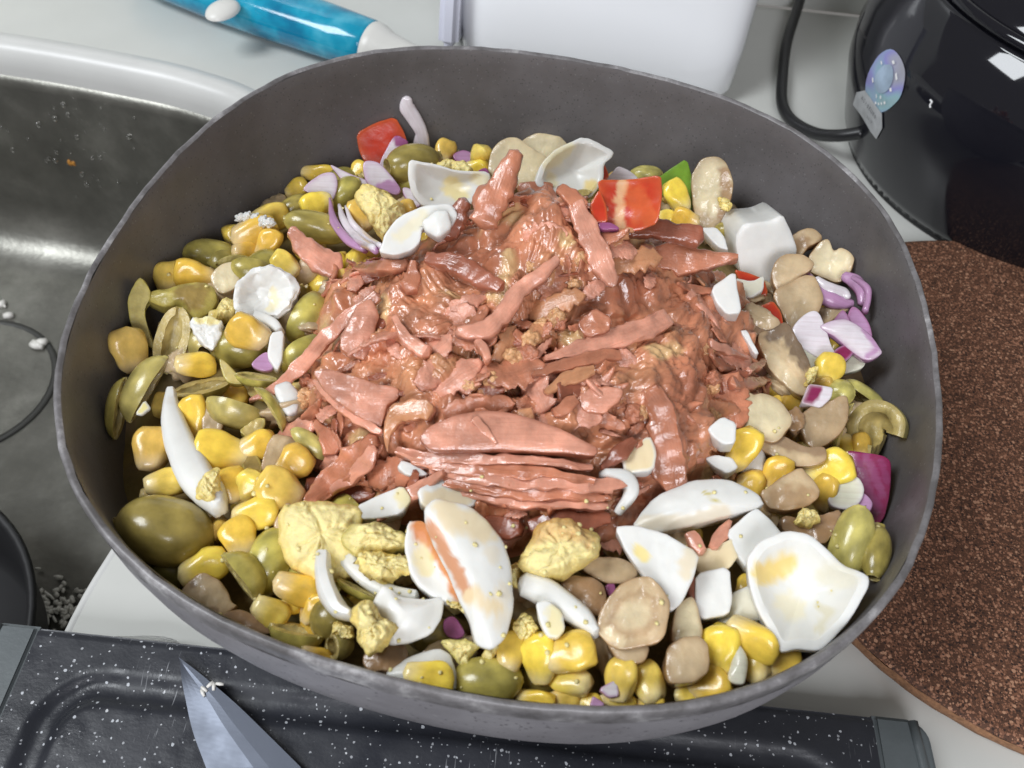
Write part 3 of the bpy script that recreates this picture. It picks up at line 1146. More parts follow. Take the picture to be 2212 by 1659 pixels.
def strip(name, cat, label, r, pts, widths, mk, top, edge=None, th=3., lift=0., w=.4, nz=(.2, 200), hs=None, group=None, parent=None, ex=2.8,
          arch=0., fib=0., M_=14, sub=6, roll=0., tip=.35, stains=(), f=field, ecol=None, pl=None, pw=.15):
    """a long piece swept along a line that follows the heap; th / lift / hs / arch in mm"""
    pix = [Z(r, p) for p in pts]
    hs = hs or [0] * len(pix)
    P = [hit(p, (lift + h) / 1000, f) for p, h in zip(pix, hs)]
    if pl is not None:                                   # stands away from the heap: a tilted plane through its root
        P0_ = P[pl]
        n_ = ((CAM - P0_).normalized() * (1 - pw) + Vector((0, 0, 1)) * pw).normalized()
        P = [CAM + ray(p) * ((P0_ - CAM).dot(n_) / ray(p).dot(n_)) for p in pix]
    D = [(p - CAM).length for p in P]
    Wd = [w_ * zscale(r) * d / FPX for w_, d in zip(widths, D)]
    n0 = len(P)
    L = smooth_line(P, sub)
    ws = [np.interp(i / sub, range(n0), Wd) for i in range(len(L))]
    P0 = sum(L, Vector()) / len(L)
    top, edge_ = np.array(top), np.array(edge if edge is not None else top)
    V, COLS, UVS = [], [], []
    sd = random.Random(label or str(pts)).uniform(0, 50)
    off = Vector((sd, 1, sd))
    rows = []
    for i, p in enumerate(L):
        t = (L[min(i + 1, len(L) - 1)] - L[max(i - 1, 0)]).normalized()
        v = (CAM - p).normalized()
        n = (v * (1 - w) + Vector((0, 0, 1)) * w).normalized()
        n = (n - t * n.dot(t)).normalized()
        n = Matrix.Rotation(R(roll), 3, t) @ n
        s = t.cross(n)
        rows.append((p, t, n, s, ws[i], 1.))
    # rounded ends
    a, b_ = rows[0], rows[-1]
    rows = [(a[0] - a[1] * a[4] * .22, a[1], a[2], a[3], a[4] * tip, tip + .25)] + rows + [(b_[0] + b_[1] * b_[4] * .22, b_[1], b_[2], b_[3], b_[4] * tip, tip + .25)]
    ln = 0
    for i, (p, t, n, s, wd, tk) in enumerate(rows):
        if i: ln += (p - rows[i - 1][0]).length
        for j in range(M_):
            a = 2 * math.pi * j / M_
            c_, s_ = math.cos(a), math.sin(a)
            x = wd / 2 * math.copysign(abs(c_) ** (2 / ex), c_)
            z = th / 2000 * tk * math.copysign(abs(s_) ** (2 / ex), s_)
            z += arch / 1000 * (1 - (2 * x / max(wd, 1e-6)) ** 2)
            if fib:
                x *= 1 + .30 * noise.noise(Vector((ln * 150, 2 * math.copysign(1, c_), sd + 9))) + .22 * noise.noise(Vector((ln * 480, 2 * math.copysign(1, c_), sd + 3)))
                g = noise.noise(Vector((x * 700, ln * 45, sd))) + .6 * noise.noise(Vector((x * 1700, ln * 90, sd + 4))) + .5 * noise.noise(Vector((x * 300, ln * 260, sd + 2)))
                z += fib / 1000 * g * (1 if s_ > 0 else -.3)
                x += fib / 1500 * noise.noise(Vector((ln * 160, s_ * 3, sd)))
            q = p + s * x + n * z - P0
            q = q + noise.noise_vector(q * nz[1] + off) * (nz[0] / 1000)
            V.append(q)
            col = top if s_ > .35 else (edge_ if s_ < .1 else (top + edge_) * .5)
            if ecol is not None:                          # a differently coloured end
                k_ = i / (len(rows) - 1)
                col = col + (np.array(ecol) - col) * max(0, (k_ - .6) / .4)
            COLS.append(col)
            UVS.append((ln, x + (0.5 * wd if s_ > 0 else 2 * wd)))
    F = []
    nr = len(rows)
    for i in range(nr - 1):
        for j in range(M_):
            F.append((i * M_ + j, i * M_ + (j + 1) % M_, (i + 1) * M_ + (j + 1) % M_, (i + 1) * M_ + j))
    F.append(tuple(range(M_))[::-1])
    F.append(tuple((nr - 1) * M_ + j for j in range(M_)))
    me = fixn(mesh(name, V, F, FM[mk], cols=COLS, uvs=UVS))
    if ex > 3: me.set_sharp_from_angle(angle=R(48))
    o = put(name, me)
    o.location = P0
    if parent:
        o.parent = parent
        o.matrix_parent_inverse = Matrix.Translation(-parent.location)
    else:
        tag(o, label, cat, group)
    return o


# ---- corn kernels: unit meshes (length 1 along x, crown at +x, cut tip at -x)
def corn_mesh(seed, pale):
    rg = random.Random(seed)
    V, COLS = [], []
    nu, nv = 15, 18
    a0 = np.array(C_['corn']) * rg.uniform(.92, 1.05)
    a0 = a0 + (np.array(C_['cornpale']) - a0) * pale
    tip = np.array(C_['corntip'])
    pw = rg.uniform(2.3, 3.2)
    for i in range(nu + 1):
        t = -1 + 2 * i / nu
        x = math.copysign(abs(t) ** .8, t)
        r_ = (1 - abs(x) ** pw) ** (1 / pw) if abs(x) < 1 else 0
        if x < 0: r_ = (1 - abs(x) ** 5) ** (1 / 4) if x > -1 else 0
        tap = .60 + .40 * min(1, (x + 1) / 1.1)
        for j in range(nv):
            a = 2 * math.pi * j / nv
            c, s = math.cos(a), math.sin(a)
            e = 2 / 2.7
            y = .5 * r_ * tap * math.copysign(abs(c) ** e, c)
            z = .5 * r_ * (.72 + .28 * tap) * math.copysign(abs(s) ** e, s)
            z -= .10 * math.exp(-((x - .25) / .3) ** 2 - (c / .5) ** 2) * (1 if s > 0 else 0)
            p = Vector((x * .5, y, z))
            p += noise.noise_vector(p * 2.4 + Vector((seed * 3.1, 0, 0))) * .085
            V.append(p)
            k = min(1, max(0, (-x - .2) / .55))
            COLS.append(a0 + (tip - a0) * k * .8)
    F = []
    for i in range(nu):
        for j in range(nv):
            F.append((i * nv + j, i * nv + (j + 1) % nv, (i + 1) * nv + (j + 1) % nv, (i + 1) * nv + j))
    return fixn(mesh('corn_kernel', V, F, FM['corn'], cols=COLS))


CORN = [corn_mesh(i, p) for i, p in enumerate((0, .08, .15, .3, .05, .55))]
_cn = [0]


def frame(P, ang, tilt, roll):
    X, Y, v = basis(P)
    B = Matrix((X, Y, v)).transposed()
    return B @ Matrix.Rotation(R(ang), 3, 'Z') @ Matrix.Rotation(R(-tilt), 3, 'Y') @ Matrix.Rotation(R(roll), 3, 'X')


def place(me, name, P, Q, sc):
    o = put(name, me)
    mm = (Q @ Matrix.Diagonal(Vector(sc))).to_4x4()
    mm.translation = P
    o.matrix_world = mm
    return o


def corn(r, x, y, L, Wd, ang, label, lift=1., v=None, tilt=None, roll=None, thick=.78, group='corn kernels in the salad'):
    rg = random.Random(label + str(x))
    p = Z(r, (x, y))
    P = hit(p, lift / 1000)
    k = zscale(r) * (P - CAM).length / FPX
    tilt = rg.uniform(-22, 22) if tilt is None else tilt
    roll = rg.uniform(-25, 25) if roll is None else roll
    me = CORN[_cn[0] % 5 if v is None else v]
    _cn[0] += 1
    Lm, Wm = 1.18 * L * k / math.cos(R(tilt)), 1.18 * Wd * k
    o = place(me, 'corn_kernel', P, frame(P, ang, tilt, roll), (Lm, Wm, min(Wm * thick, .0075)))
    return tag(o, label, 'corn', group)


# ---- olives: pieces turned round the olive's own axis (x), unit length
def olive_mesh(name, a0, a1, x0=-.5, x1=.5, cav=.50, seed=0, hole=.10, n=28, skin='olive', cavlen=.40, rough=.02):
    """profile = outer skin then cavity; swept from angle a0 to a1 (degrees), cut between x0 and x1"""
    prof = []
    m_ = 16
    R0 = .40
    for i in range(m_ + 1):
        x = x0 + (x1 - x0) * i / m_
        x = x0 + (x1 - x0) * (.5 - .5 * math.cos(math.pi * i / m_))
        rr = R0 * max(0, 1 - (abs(x) / .5) ** 2.15) ** .5
        prof.append((x, max(rr, hole * .8), 0))
    for i in range(m_ + 1):
        x = x1 - (x1 - x0) * i / m_
        rr = cav * R0 * max(0, 1 - (abs(x) / cavlen) ** 2.5) ** .5 if abs(x) < cavlen else 0
        prof.append((x, max(rr, hole * .75 if abs(abs(x) - .5) < .2 else .01), 1))
    V, COLS, F = [], [], []
    full = abs(a1 - a0) >= 359
    N = n if full else n + 1
    K = len(prof)
    sk, fl = np.array(C_[skin]), np.array(C_['flesh'])
    for j in range(N):
        a = R(a0 + (a1 - a0) * j / n)
        for x, rr, kd in prof:
            p = Vector((x, rr * math.cos(a), rr * math.sin(a)))
            nn = noise.noise_vector(p * (3 if kd == 0 else 9) + Vector((seed * 5.3, 1, 2)))
            p += nn * (.018 if kd == 0 else rough * 1.6)
            V.append(p)
            cut = kd == 1 or abs(x - x0) < .01 and x0 > -.49 or abs(x - x1) < .01 and x1 < .49
            sp = .82 + .36 * noise.noise(p * 5 + Vector((seed, 3, 0)))
            COLS.append((fl if cut else sk) * sp)
    for j in range(n):
        j2 = (j + 1) % N
        for i in range(K):
            i2 = (i + 1) % K
            F.append((j * K + i, j * K + i2, j2 * K + i2, j2 * K + i))
    fm = [0 if (f[0] % K) < m_ else 1 for f in F]
    if not full:
        # flat cut faces with their own pale vertices
        for jj, rev in ((0, True), (N - 1, False)):
            b0 = len(V)
            for i in range(K):
                V.append(V[jj * K + i].copy())
                COLS.append(fl * (.95 + .3 * noise.noise(Vector(V[-1]) * 8)))
            for i in range(m_):
                q = (b0 + i, b0 + i + 1, b0 + K - 2 - i, b0 + K - 1 - i)
                F.append(q if rev else q[::-1])
                fm.append(1)
    me = mesh(name, V, F, [FM['olive'], FM['olive_flesh']], cols=COLS, fmat=fm)
    return fixn(me)


OL = {
    'whole': [olive_mesh('olive', 0, 360, seed=1, hole=.06), olive_mesh('olive', 0, 360, seed=2, hole=.22, cav=.6), olive_mesh('olive', 0, 360, seed=3, hole=.06, skin='olived')],
    'half': [olive_mesh('olive', 0, 180, seed=4), olive_mesh('olive', 0, 185, seed=5, cav=.62, skin='olivel'), olive_mesh('olive', 0, 170, seed=6, skin='olived')],
    'wedge': [olive_mesh('olive', 0, 110, seed=7), olive_mesh('olive', 0, 95, seed=8, skin='olivel')],
    'cup': [olive_mesh('olive', 0, 360, x0=-.02, x1=.5, seed=9, hole=.05, cav=.66, cavlen=.34), olive_mesh('olive', 0, 360, x0=-.12, x1=.5, seed=10, hole=.05, cav=.6, skin='olivel', cavlen=.38)],
    'cupopen': [olive_mesh('olive', 20, 300, x0=-.05, x1=.5, seed=11, hole=.05, cav=.6, skin='olivel', cavlen=.36)],
}


def olive(r, x, y, L, Wd, ang, label, kind='whole', v=0, tilt=0, roll=0, lift=1.5, group='chopped green olives in the salad'):
    P = hit(Z(r, (x, y)), lift / 1000)
    k = zscale(r) * (P - CAM).length / FPX
    Lm, Wm = 1.05 * L * k, 1.05 * Wd * k / .8
    o = place(OL[kind][v], 'olive' if kind == 'whole' else 'olive_piece', P, frame(P, ang, tilt, roll), (Lm, Wm, Wm))
    return tag(o, label, 'olive', group)
# ------------------------------------------------------------------ juices and mash under the pieces
V, F, COLS = [], [], []
NR, NA = 44, 140
for i in range(NR + 1):
    q = max(.001, i / NR)
    for j in range(NA):
        th = 2 * math.pi * j / NA
        r_ = rim_r(th) * .945 * q
        x, y = r_ * math.cos(th), r_ * math.sin(th)
        z = bed(x, y) - .0070
        p = Vector((x, y, 0))
        z += .0022 * noise.noise(p * 110) + .0012 * noise.noise(p * 260)
        # keep inside the bowl wall
        wall = float(np.interp(z, [a[1] for a in PI_[::-1]], [a[0] for a in PI_[::-1]])) * rim_r(th)
        s = min(1, (wall + .0004) / max(r_, 1e-6))
        V.append((x * s, y * s, z))
        k = noise.noise(p * 75 + Vector((4, 4, 4)))
        a_, b_, c_ = np.array((.20, .15, .04)), np.array((.34, .22, .06)), np.array((.28, .19, .10))
        COLS.append(a_ + (b_ - a_) * max(0, min(1, k * 2.2)) + (c_ - a_) * max(0, min(1, -k * 2)))
for i in range(NR):
    for j in range(NA):
        F.append((i * NA + j, (i + 1) * NA + j, (i + 1) * NA + (j + 1) % NA, i * NA + (j + 1) % NA))
tag(put('salad_juices', fixn(mesh('salad_juices', V, F, FM['fill'], cols=COLS))), 'dark mashed juices and scraps between the salad pieces', 'salad', kind='stuff')

# ------------------------------------------------------------------ tuna mound
tuna = empty('tuna_mound', (TC.x, TC.y, .072))
tag(tuna, 'wet heap of mashed pink tuna in the middle of the salad', 'tuna')
V, F, COLS, UVS = [], [], [], []
NR, NA = 150, 500
for i in range(NR + 1):
    q = max(.002, i / NR)
    for j in range(NA):
        th = 2 * math.pi * j / NA - math.pi
        rb = float(np.interp(th, _tth, _trr))
        e = Vector((math.cos(th) * 3, math.sin(th) * 3, 0))
        rb *= 1 + .07 * noise.noise(e * 1.3) + .035 * noise.noise(e * 4)
        x, y = TC.x + rb * q * math.cos(th), TC.y + rb * q * math.sin(th)
        z = max(mound(x, y), bed(x, y) - .008) if q < .985 else bed(x, y) - .012
        p = Vector((x, y, z))
        fade = min(1, (1 - q) * 6 + .25)
        w1 = noise.noise_vector(p * 55)
        pw = p + w1 * .006
        d1 = noise.voronoi(pw * 105)[0]
        lump = (.45 - d1[0]) * .0050 + min(.5, d1[1] - d1[0]) * .0026
        st = Vector((pw.x * 150 + pw.y * 60, pw.y * 330 - pw.x * 120, pw.z * 200))
        an = 5 * noise.noise(p * 24 + Vector((1, 5, 2)))
        al, ac = p.x * math.cos(an) + p.y * math.sin(an), -p.x * math.sin(an) + p.y * math.cos(an) + p.z * .6
        fibr = abs(noise.noise(st)) * .0016 + abs(noise.noise(Vector((al * 95, ac * 520, 1)))) * .0021 + abs(noise.noise(Vector((al * 220, ac * 1150, 4)))) * .0009
        fine = noise.noise(p * 620) * .0004 + noise.noise(p * 330) * .0008
        big = noise.noise(p * 40 + Vector((9, 2, 1))) * .0085 + noise.noise(p * 78 + Vector((3, 8, 1))) * .0032
        dz = (big + lump * .8 - fibr * .75 + fine) * fade
        slope = Vector((math.cos(th) * .5 * q, math.sin(th) * .5 * q, 1)).normalized()
        V.append(p + slope * dz + w1 * .0012 * fade)
        k = noise.noise(p * 65 + Vector((2, 7, 3)))
        k2 = noise.noise(p * 150 + Vector((5, 1, 3)))
        c_ = (np.array(C_['tp']) * .78 + np.array(C_['tt']) * .30) * (1.08 + .34 * k2)
        if k > 0: c_ = c_ + (np.array(C_['tt']) - c_) * min(1, k * 1.9)
        else: c_ = c_ + (np.array(C_['tpd']) - c_) * min(1, -k * 1.0)
        k3 = noise.noise(p * 95 + Vector((11, 1, 8)))
        if k3 > .38: c_ = c_ + (np.array(C_['ttl']) - c_) * min(1, (k3 - .38) * 6)
        COLS.append(c_)
        UVS.append((x, y))
for i in range(NR):
    for j in range(NA):
        F.append((i * NA + j, (i + 1) * NA + j, (i + 1) * NA + (j + 1) % NA, i * NA + (j + 1) % NA))
o = put('mash', fixn(mesh('mash', V, F, FM['mash'], cols=COLS, uvs=UVS)))
o.parent = tuna
o.matrix_parent_inverse = Matrix.Translation(-tuna.location)


# small flakes stuck all over the mound: a few shapes, copied
def flake_mesh(seed, col, wid):
    rg = random.Random(seed)
    V, COLS, UVS, F = [], [], [], []
    n, m_ = 18, 12
    bend = rg.uniform(-.25, .25)
    for i in range(n + 1):
        t = i / n
        wd = wid * (math.sin(math.pi * min(1, .12 + .88 * t * rg.uniform(.97, 1.03))) ** .55) * (1 + .25 * noise.noise(Vector((t * 4, seed, 0))) + .45 * noise.noise(Vector((t * 11, seed, 3))))
        for j in range(m_):
            a = 6.2832 * j / m_
            c, s = math.cos(a), math.sin(a)
            y = wd * .5 * math.copysign(abs(c) ** .7, c)
            z = .045 * math.copysign(abs(s) ** .7, s) + bend * (t - .5) ** 2 * 2
            z += .05 * noise.noise(Vector((y * 14, t * 1.5, seed)))
            p = Vector((t - .5, y, z)) + noise.noise_vector(Vector((t * 3, y * 3, seed))) * .05
            V.append(p)
            COLS.append(np.array(col) * (1 + .25 * noise.noise(p * 5)))
            UVS.append((t * .012, y * .012 + (.01 if s > 0 else 0)))
    for i in range(n):
        for j in range(m_):
            F.append((i * m_ + j, i * m_ + (j + 1) % m_, (i + 1) * m_ + (j + 1) % m_, (i + 1) * m_ + j))
    F.append(tuple(range(m_))[::-1])
    F.append(tuple(n * m_ + j for j in range(m_)))
    return fixn(mesh('flake', V, F, FM['flake'], cols=COLS, uvs=UVS))


FL = [flake_mesh(i, C_[c], w_) for i, (c, w_) in enumerate((('tp', .3), ('tpl', .4), ('tp', .22), ('tt', .45), ('tpl', .6), ('tpd', .4), ('tp', .7), ('tpl', .2), ('tpl', .8), ('tp', .5)))]


def lump_mesh(seed, col):
    bm = bmesh.new()
    bmesh.ops.create_icosphere(bm, subdivisions=4, radius=.5)
    V = []
    for v in bm.verts:
        p = v.co.copy()
        p *= 1 + .5 * noise.noise(p * 2.2 + Vector((seed * 4., 0, 0))) + .28 * noise.noise(p * 5 + Vector((seed * 4., 3, 0))) + .10 * noise.noise(p * 11) + .05 * noise.noise(p * 24)
        V.append(p)
    F = [tuple(v.index for v in f.verts) for f in bm.faces]
    bm.free()
    return mesh('crumb', V, F, FM['crumb'], cols=[np.array(col) * (1 + .2 * noise.noise(p * 4)) for p in V])


LM = [lump_mesh(1, C_['tp']), lump_mesh(2, (.70, .38, .18)), lump_mesh(3, C_['tp'])]
rnd = random.Random(11)


def nrm_at(x, y):
    h = .003
    return Vector(((field(x - h, y) - field(x + h, y)) / (2 * h), (field(x, y - h) - field(x, y + h)) / (2 * h), 1)).normalized()


def on_mound(me, name, x, y, L, az, pitch, roll, lift, par=tuna, wk=1.):
    n = nrm_at(x, y)
    t = Vector((math.cos(az), math.sin(az), 0))
    t = (t - n * t.dot(n)).normalized()
    s = n.cross(t)
    B = Matrix((t, s, n)).transposed() @ Matrix.Rotation(R(-pitch), 3, 'Y') @ Matrix.Rotation(R(roll), 3, 'X')
    mm = (B @ Matrix.Diagonal(Vector((L, L * wk, L)))).to_4x4()
    mm.translation = Vector((x, y, field(x, y) + lift))
    o = put(name, me)
    o.parent = par
    o.matrix_world = Matrix.Translation(-par.location) @ mm if False else mm
    o.matrix_parent_inverse = Matrix.Translation(-par.location)
    o.matrix_basis = mm
    return o


k = 0
while k < 200:
    th, q = rnd.uniform(-math.pi, math.pi), rnd.random() ** .55 * .97
    rb = float(np.interp(th, _tth, _trr))
    x, y = TC.x + rb * q * math.cos(th), TC.y + rb * q * math.sin(th)
    az = rnd.gauss(.35, .75) if rnd.random() < .65 else rnd.uniform(0, 6.28)
    on_mound(rnd.choice(FL), 'flake', x, y, rnd.uniform(.005, .013), az, rnd.gauss(0, 14), rnd.gauss(0, 25), rnd.uniform(-.001, .0022))
    if k % 3 == 0: on_mound(FL[(k // 3) % len(FL)], 'flake', x + rnd.gauss(0, .006), y + rnd.gauss(0, .006), rnd.uniform(.010, .019), rnd.gauss(.35, .6), rnd.gauss(4, 12), rnd.gauss(0, 22), rnd.uniform(-.0005, .0022))
    k += 1
for k in range(10):
    th, q = rnd.uniform(-math.pi, math.pi), rnd.random() ** .5 * .95
    rb = float(np.interp(th, _tth, _trr))
    x, y = TC.x + rb * q * math.cos(th), TC.y + rb * q * math.sin(th)
    on_mound(rnd.choice(LM), 'crumb', x, y, rnd.uniform(.0025, .0055), rnd.uniform(0, 6), rnd.uniform(-60, 60), rnd.uniform(-60, 60), rnd.uniform(-.0005, .002))
# pale crumbly clusters seen on top of the mound
for r, x, y, s in (('E', 1400, 110, .010), ('E', 1390, 570, .011), ('E', 1560, 420, .010), ('E', 1010, 860, .011), ('E', 1000, 1000, .008),
                   ('E', 1700, 60, .008), ('E', 2100, 1040, .009), ('E', 800, 700, .009), ('E', 1900, 870, .008), ('F', 80, 80, .009), ('F', 220, 860, .009), ('F', 330, 1440, .007)):
    P = hit(Z(r, (x, y)), .001)
    for q in range(3):
        on_mound(LM[(q + 1) % 2], 'crumb', P.x + rnd.gauss(0, .0022) * q, P.y + rnd.gauss(0, .0022) * q, s * rnd.uniform(.35, .6), rnd.uniform(0, 6), rnd.uniform(-50, 50), rnd.uniform(-50, 50), .0005)

# ---- the larger tuna flakes one can pick out
G_T = 'large tuna flakes on the mound'
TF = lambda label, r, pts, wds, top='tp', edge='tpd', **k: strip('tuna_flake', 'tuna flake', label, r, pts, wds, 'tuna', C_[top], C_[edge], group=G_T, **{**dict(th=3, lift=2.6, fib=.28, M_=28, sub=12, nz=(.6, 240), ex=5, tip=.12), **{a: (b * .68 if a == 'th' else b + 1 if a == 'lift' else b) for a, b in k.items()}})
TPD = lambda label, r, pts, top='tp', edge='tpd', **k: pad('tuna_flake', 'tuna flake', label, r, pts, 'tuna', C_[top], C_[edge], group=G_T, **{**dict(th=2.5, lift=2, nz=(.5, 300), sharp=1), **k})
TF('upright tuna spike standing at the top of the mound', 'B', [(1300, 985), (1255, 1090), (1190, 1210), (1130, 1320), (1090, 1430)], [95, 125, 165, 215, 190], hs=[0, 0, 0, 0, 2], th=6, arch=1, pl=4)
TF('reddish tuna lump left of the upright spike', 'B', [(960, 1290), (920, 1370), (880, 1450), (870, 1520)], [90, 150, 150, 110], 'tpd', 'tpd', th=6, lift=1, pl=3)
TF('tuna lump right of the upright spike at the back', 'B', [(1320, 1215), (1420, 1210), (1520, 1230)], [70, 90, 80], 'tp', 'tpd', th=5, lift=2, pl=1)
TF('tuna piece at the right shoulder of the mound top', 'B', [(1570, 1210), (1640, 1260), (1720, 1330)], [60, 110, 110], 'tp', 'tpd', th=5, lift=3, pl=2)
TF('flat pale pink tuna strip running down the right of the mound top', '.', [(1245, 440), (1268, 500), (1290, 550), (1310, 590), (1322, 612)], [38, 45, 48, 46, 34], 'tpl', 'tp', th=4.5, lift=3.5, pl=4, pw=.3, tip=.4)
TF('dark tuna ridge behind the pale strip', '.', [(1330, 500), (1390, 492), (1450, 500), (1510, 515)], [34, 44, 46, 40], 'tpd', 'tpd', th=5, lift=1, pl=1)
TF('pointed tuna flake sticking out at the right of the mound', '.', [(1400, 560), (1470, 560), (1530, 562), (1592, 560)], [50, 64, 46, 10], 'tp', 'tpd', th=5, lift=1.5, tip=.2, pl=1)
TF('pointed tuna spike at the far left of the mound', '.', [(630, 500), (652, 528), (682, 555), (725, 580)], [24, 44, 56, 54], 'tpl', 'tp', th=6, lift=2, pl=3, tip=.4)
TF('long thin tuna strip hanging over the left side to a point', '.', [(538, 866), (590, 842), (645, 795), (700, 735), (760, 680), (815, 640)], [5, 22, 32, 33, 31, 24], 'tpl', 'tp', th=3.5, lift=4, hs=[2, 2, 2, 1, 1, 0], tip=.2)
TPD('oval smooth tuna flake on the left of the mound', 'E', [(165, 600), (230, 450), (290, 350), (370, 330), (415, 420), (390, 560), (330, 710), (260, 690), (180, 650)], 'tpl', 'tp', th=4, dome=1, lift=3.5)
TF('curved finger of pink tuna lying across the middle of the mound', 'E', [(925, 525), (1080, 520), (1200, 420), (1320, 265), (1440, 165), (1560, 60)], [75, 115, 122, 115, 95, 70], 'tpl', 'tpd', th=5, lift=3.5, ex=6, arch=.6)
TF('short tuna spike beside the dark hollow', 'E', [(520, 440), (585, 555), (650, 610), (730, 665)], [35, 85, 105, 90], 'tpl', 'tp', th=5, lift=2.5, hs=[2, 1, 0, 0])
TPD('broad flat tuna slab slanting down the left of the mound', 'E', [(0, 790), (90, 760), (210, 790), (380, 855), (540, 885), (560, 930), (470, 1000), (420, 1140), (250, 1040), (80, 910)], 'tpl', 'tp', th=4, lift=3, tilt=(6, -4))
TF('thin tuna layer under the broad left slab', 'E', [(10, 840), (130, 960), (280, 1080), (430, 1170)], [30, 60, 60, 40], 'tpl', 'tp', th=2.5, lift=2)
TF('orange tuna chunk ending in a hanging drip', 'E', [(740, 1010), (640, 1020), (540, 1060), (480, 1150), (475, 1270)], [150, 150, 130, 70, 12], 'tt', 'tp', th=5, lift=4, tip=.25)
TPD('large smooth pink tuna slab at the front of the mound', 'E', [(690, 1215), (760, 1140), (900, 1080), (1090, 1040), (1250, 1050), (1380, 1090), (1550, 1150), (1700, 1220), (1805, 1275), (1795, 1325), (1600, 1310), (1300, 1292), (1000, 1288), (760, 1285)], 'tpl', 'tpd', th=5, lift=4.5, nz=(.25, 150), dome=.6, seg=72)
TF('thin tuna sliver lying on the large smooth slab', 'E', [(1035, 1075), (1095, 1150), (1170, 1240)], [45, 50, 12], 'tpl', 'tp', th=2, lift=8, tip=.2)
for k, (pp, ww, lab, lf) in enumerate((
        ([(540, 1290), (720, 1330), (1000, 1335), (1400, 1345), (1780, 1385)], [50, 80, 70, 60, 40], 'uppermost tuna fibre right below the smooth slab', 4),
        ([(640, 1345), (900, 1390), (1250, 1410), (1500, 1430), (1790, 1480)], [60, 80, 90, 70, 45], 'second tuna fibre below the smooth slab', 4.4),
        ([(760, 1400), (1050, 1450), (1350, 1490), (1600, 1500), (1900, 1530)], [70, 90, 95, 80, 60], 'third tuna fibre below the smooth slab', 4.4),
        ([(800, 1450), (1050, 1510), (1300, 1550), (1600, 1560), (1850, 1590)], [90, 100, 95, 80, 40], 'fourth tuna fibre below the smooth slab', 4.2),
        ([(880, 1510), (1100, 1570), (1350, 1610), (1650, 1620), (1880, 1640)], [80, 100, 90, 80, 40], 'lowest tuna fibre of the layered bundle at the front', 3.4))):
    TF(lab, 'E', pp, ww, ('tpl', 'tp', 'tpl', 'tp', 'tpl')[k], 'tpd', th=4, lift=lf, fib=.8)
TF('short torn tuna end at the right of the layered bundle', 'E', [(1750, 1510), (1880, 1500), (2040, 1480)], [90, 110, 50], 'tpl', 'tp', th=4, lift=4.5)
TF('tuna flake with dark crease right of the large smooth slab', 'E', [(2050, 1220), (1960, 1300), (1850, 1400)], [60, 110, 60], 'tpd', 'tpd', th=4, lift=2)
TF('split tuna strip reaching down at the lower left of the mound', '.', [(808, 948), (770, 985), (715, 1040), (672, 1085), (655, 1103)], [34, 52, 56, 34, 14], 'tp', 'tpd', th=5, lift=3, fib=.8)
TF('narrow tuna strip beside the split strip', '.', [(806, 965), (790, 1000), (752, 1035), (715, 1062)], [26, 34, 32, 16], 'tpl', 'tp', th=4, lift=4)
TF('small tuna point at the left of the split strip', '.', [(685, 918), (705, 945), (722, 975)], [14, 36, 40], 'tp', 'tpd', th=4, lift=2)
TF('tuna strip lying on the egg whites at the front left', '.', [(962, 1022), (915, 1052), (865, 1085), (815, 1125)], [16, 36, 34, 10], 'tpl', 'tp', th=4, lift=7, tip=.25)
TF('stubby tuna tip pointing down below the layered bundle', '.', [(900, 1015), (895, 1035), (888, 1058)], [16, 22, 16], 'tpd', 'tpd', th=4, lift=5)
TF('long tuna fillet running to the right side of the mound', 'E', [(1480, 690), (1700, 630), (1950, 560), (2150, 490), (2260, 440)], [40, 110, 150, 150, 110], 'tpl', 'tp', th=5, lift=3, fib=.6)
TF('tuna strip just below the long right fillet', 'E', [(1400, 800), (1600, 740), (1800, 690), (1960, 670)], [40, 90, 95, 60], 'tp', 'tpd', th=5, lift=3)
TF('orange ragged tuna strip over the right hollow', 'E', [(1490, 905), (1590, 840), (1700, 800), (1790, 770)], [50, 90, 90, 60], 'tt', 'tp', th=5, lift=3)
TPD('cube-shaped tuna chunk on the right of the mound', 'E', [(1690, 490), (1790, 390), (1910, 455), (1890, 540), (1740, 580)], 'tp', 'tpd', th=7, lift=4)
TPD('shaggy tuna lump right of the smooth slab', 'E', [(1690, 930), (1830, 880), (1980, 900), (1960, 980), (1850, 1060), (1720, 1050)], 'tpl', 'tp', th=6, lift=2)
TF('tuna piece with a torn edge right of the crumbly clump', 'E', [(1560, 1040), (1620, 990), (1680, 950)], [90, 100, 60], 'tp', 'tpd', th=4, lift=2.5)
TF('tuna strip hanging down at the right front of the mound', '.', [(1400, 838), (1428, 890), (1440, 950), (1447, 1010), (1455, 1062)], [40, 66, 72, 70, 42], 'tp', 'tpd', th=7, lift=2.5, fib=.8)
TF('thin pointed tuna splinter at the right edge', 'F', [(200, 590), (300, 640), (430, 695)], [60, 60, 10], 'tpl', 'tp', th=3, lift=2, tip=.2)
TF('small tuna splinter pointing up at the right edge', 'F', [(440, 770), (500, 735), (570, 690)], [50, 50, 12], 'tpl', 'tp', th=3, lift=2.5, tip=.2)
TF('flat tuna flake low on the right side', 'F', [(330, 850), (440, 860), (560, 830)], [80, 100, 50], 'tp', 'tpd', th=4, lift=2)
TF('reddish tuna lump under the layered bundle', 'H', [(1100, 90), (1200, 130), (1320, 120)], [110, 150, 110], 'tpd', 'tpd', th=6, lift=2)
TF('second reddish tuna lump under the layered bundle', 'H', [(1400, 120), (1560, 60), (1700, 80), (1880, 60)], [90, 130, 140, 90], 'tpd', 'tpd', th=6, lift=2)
TF('small tuna shred standing on the egg at the right front', 'I', [(60, 150), (100, 220), (150, 280)], [60, 90, 70], 'tpl', 'tp', th=4, lift=7)
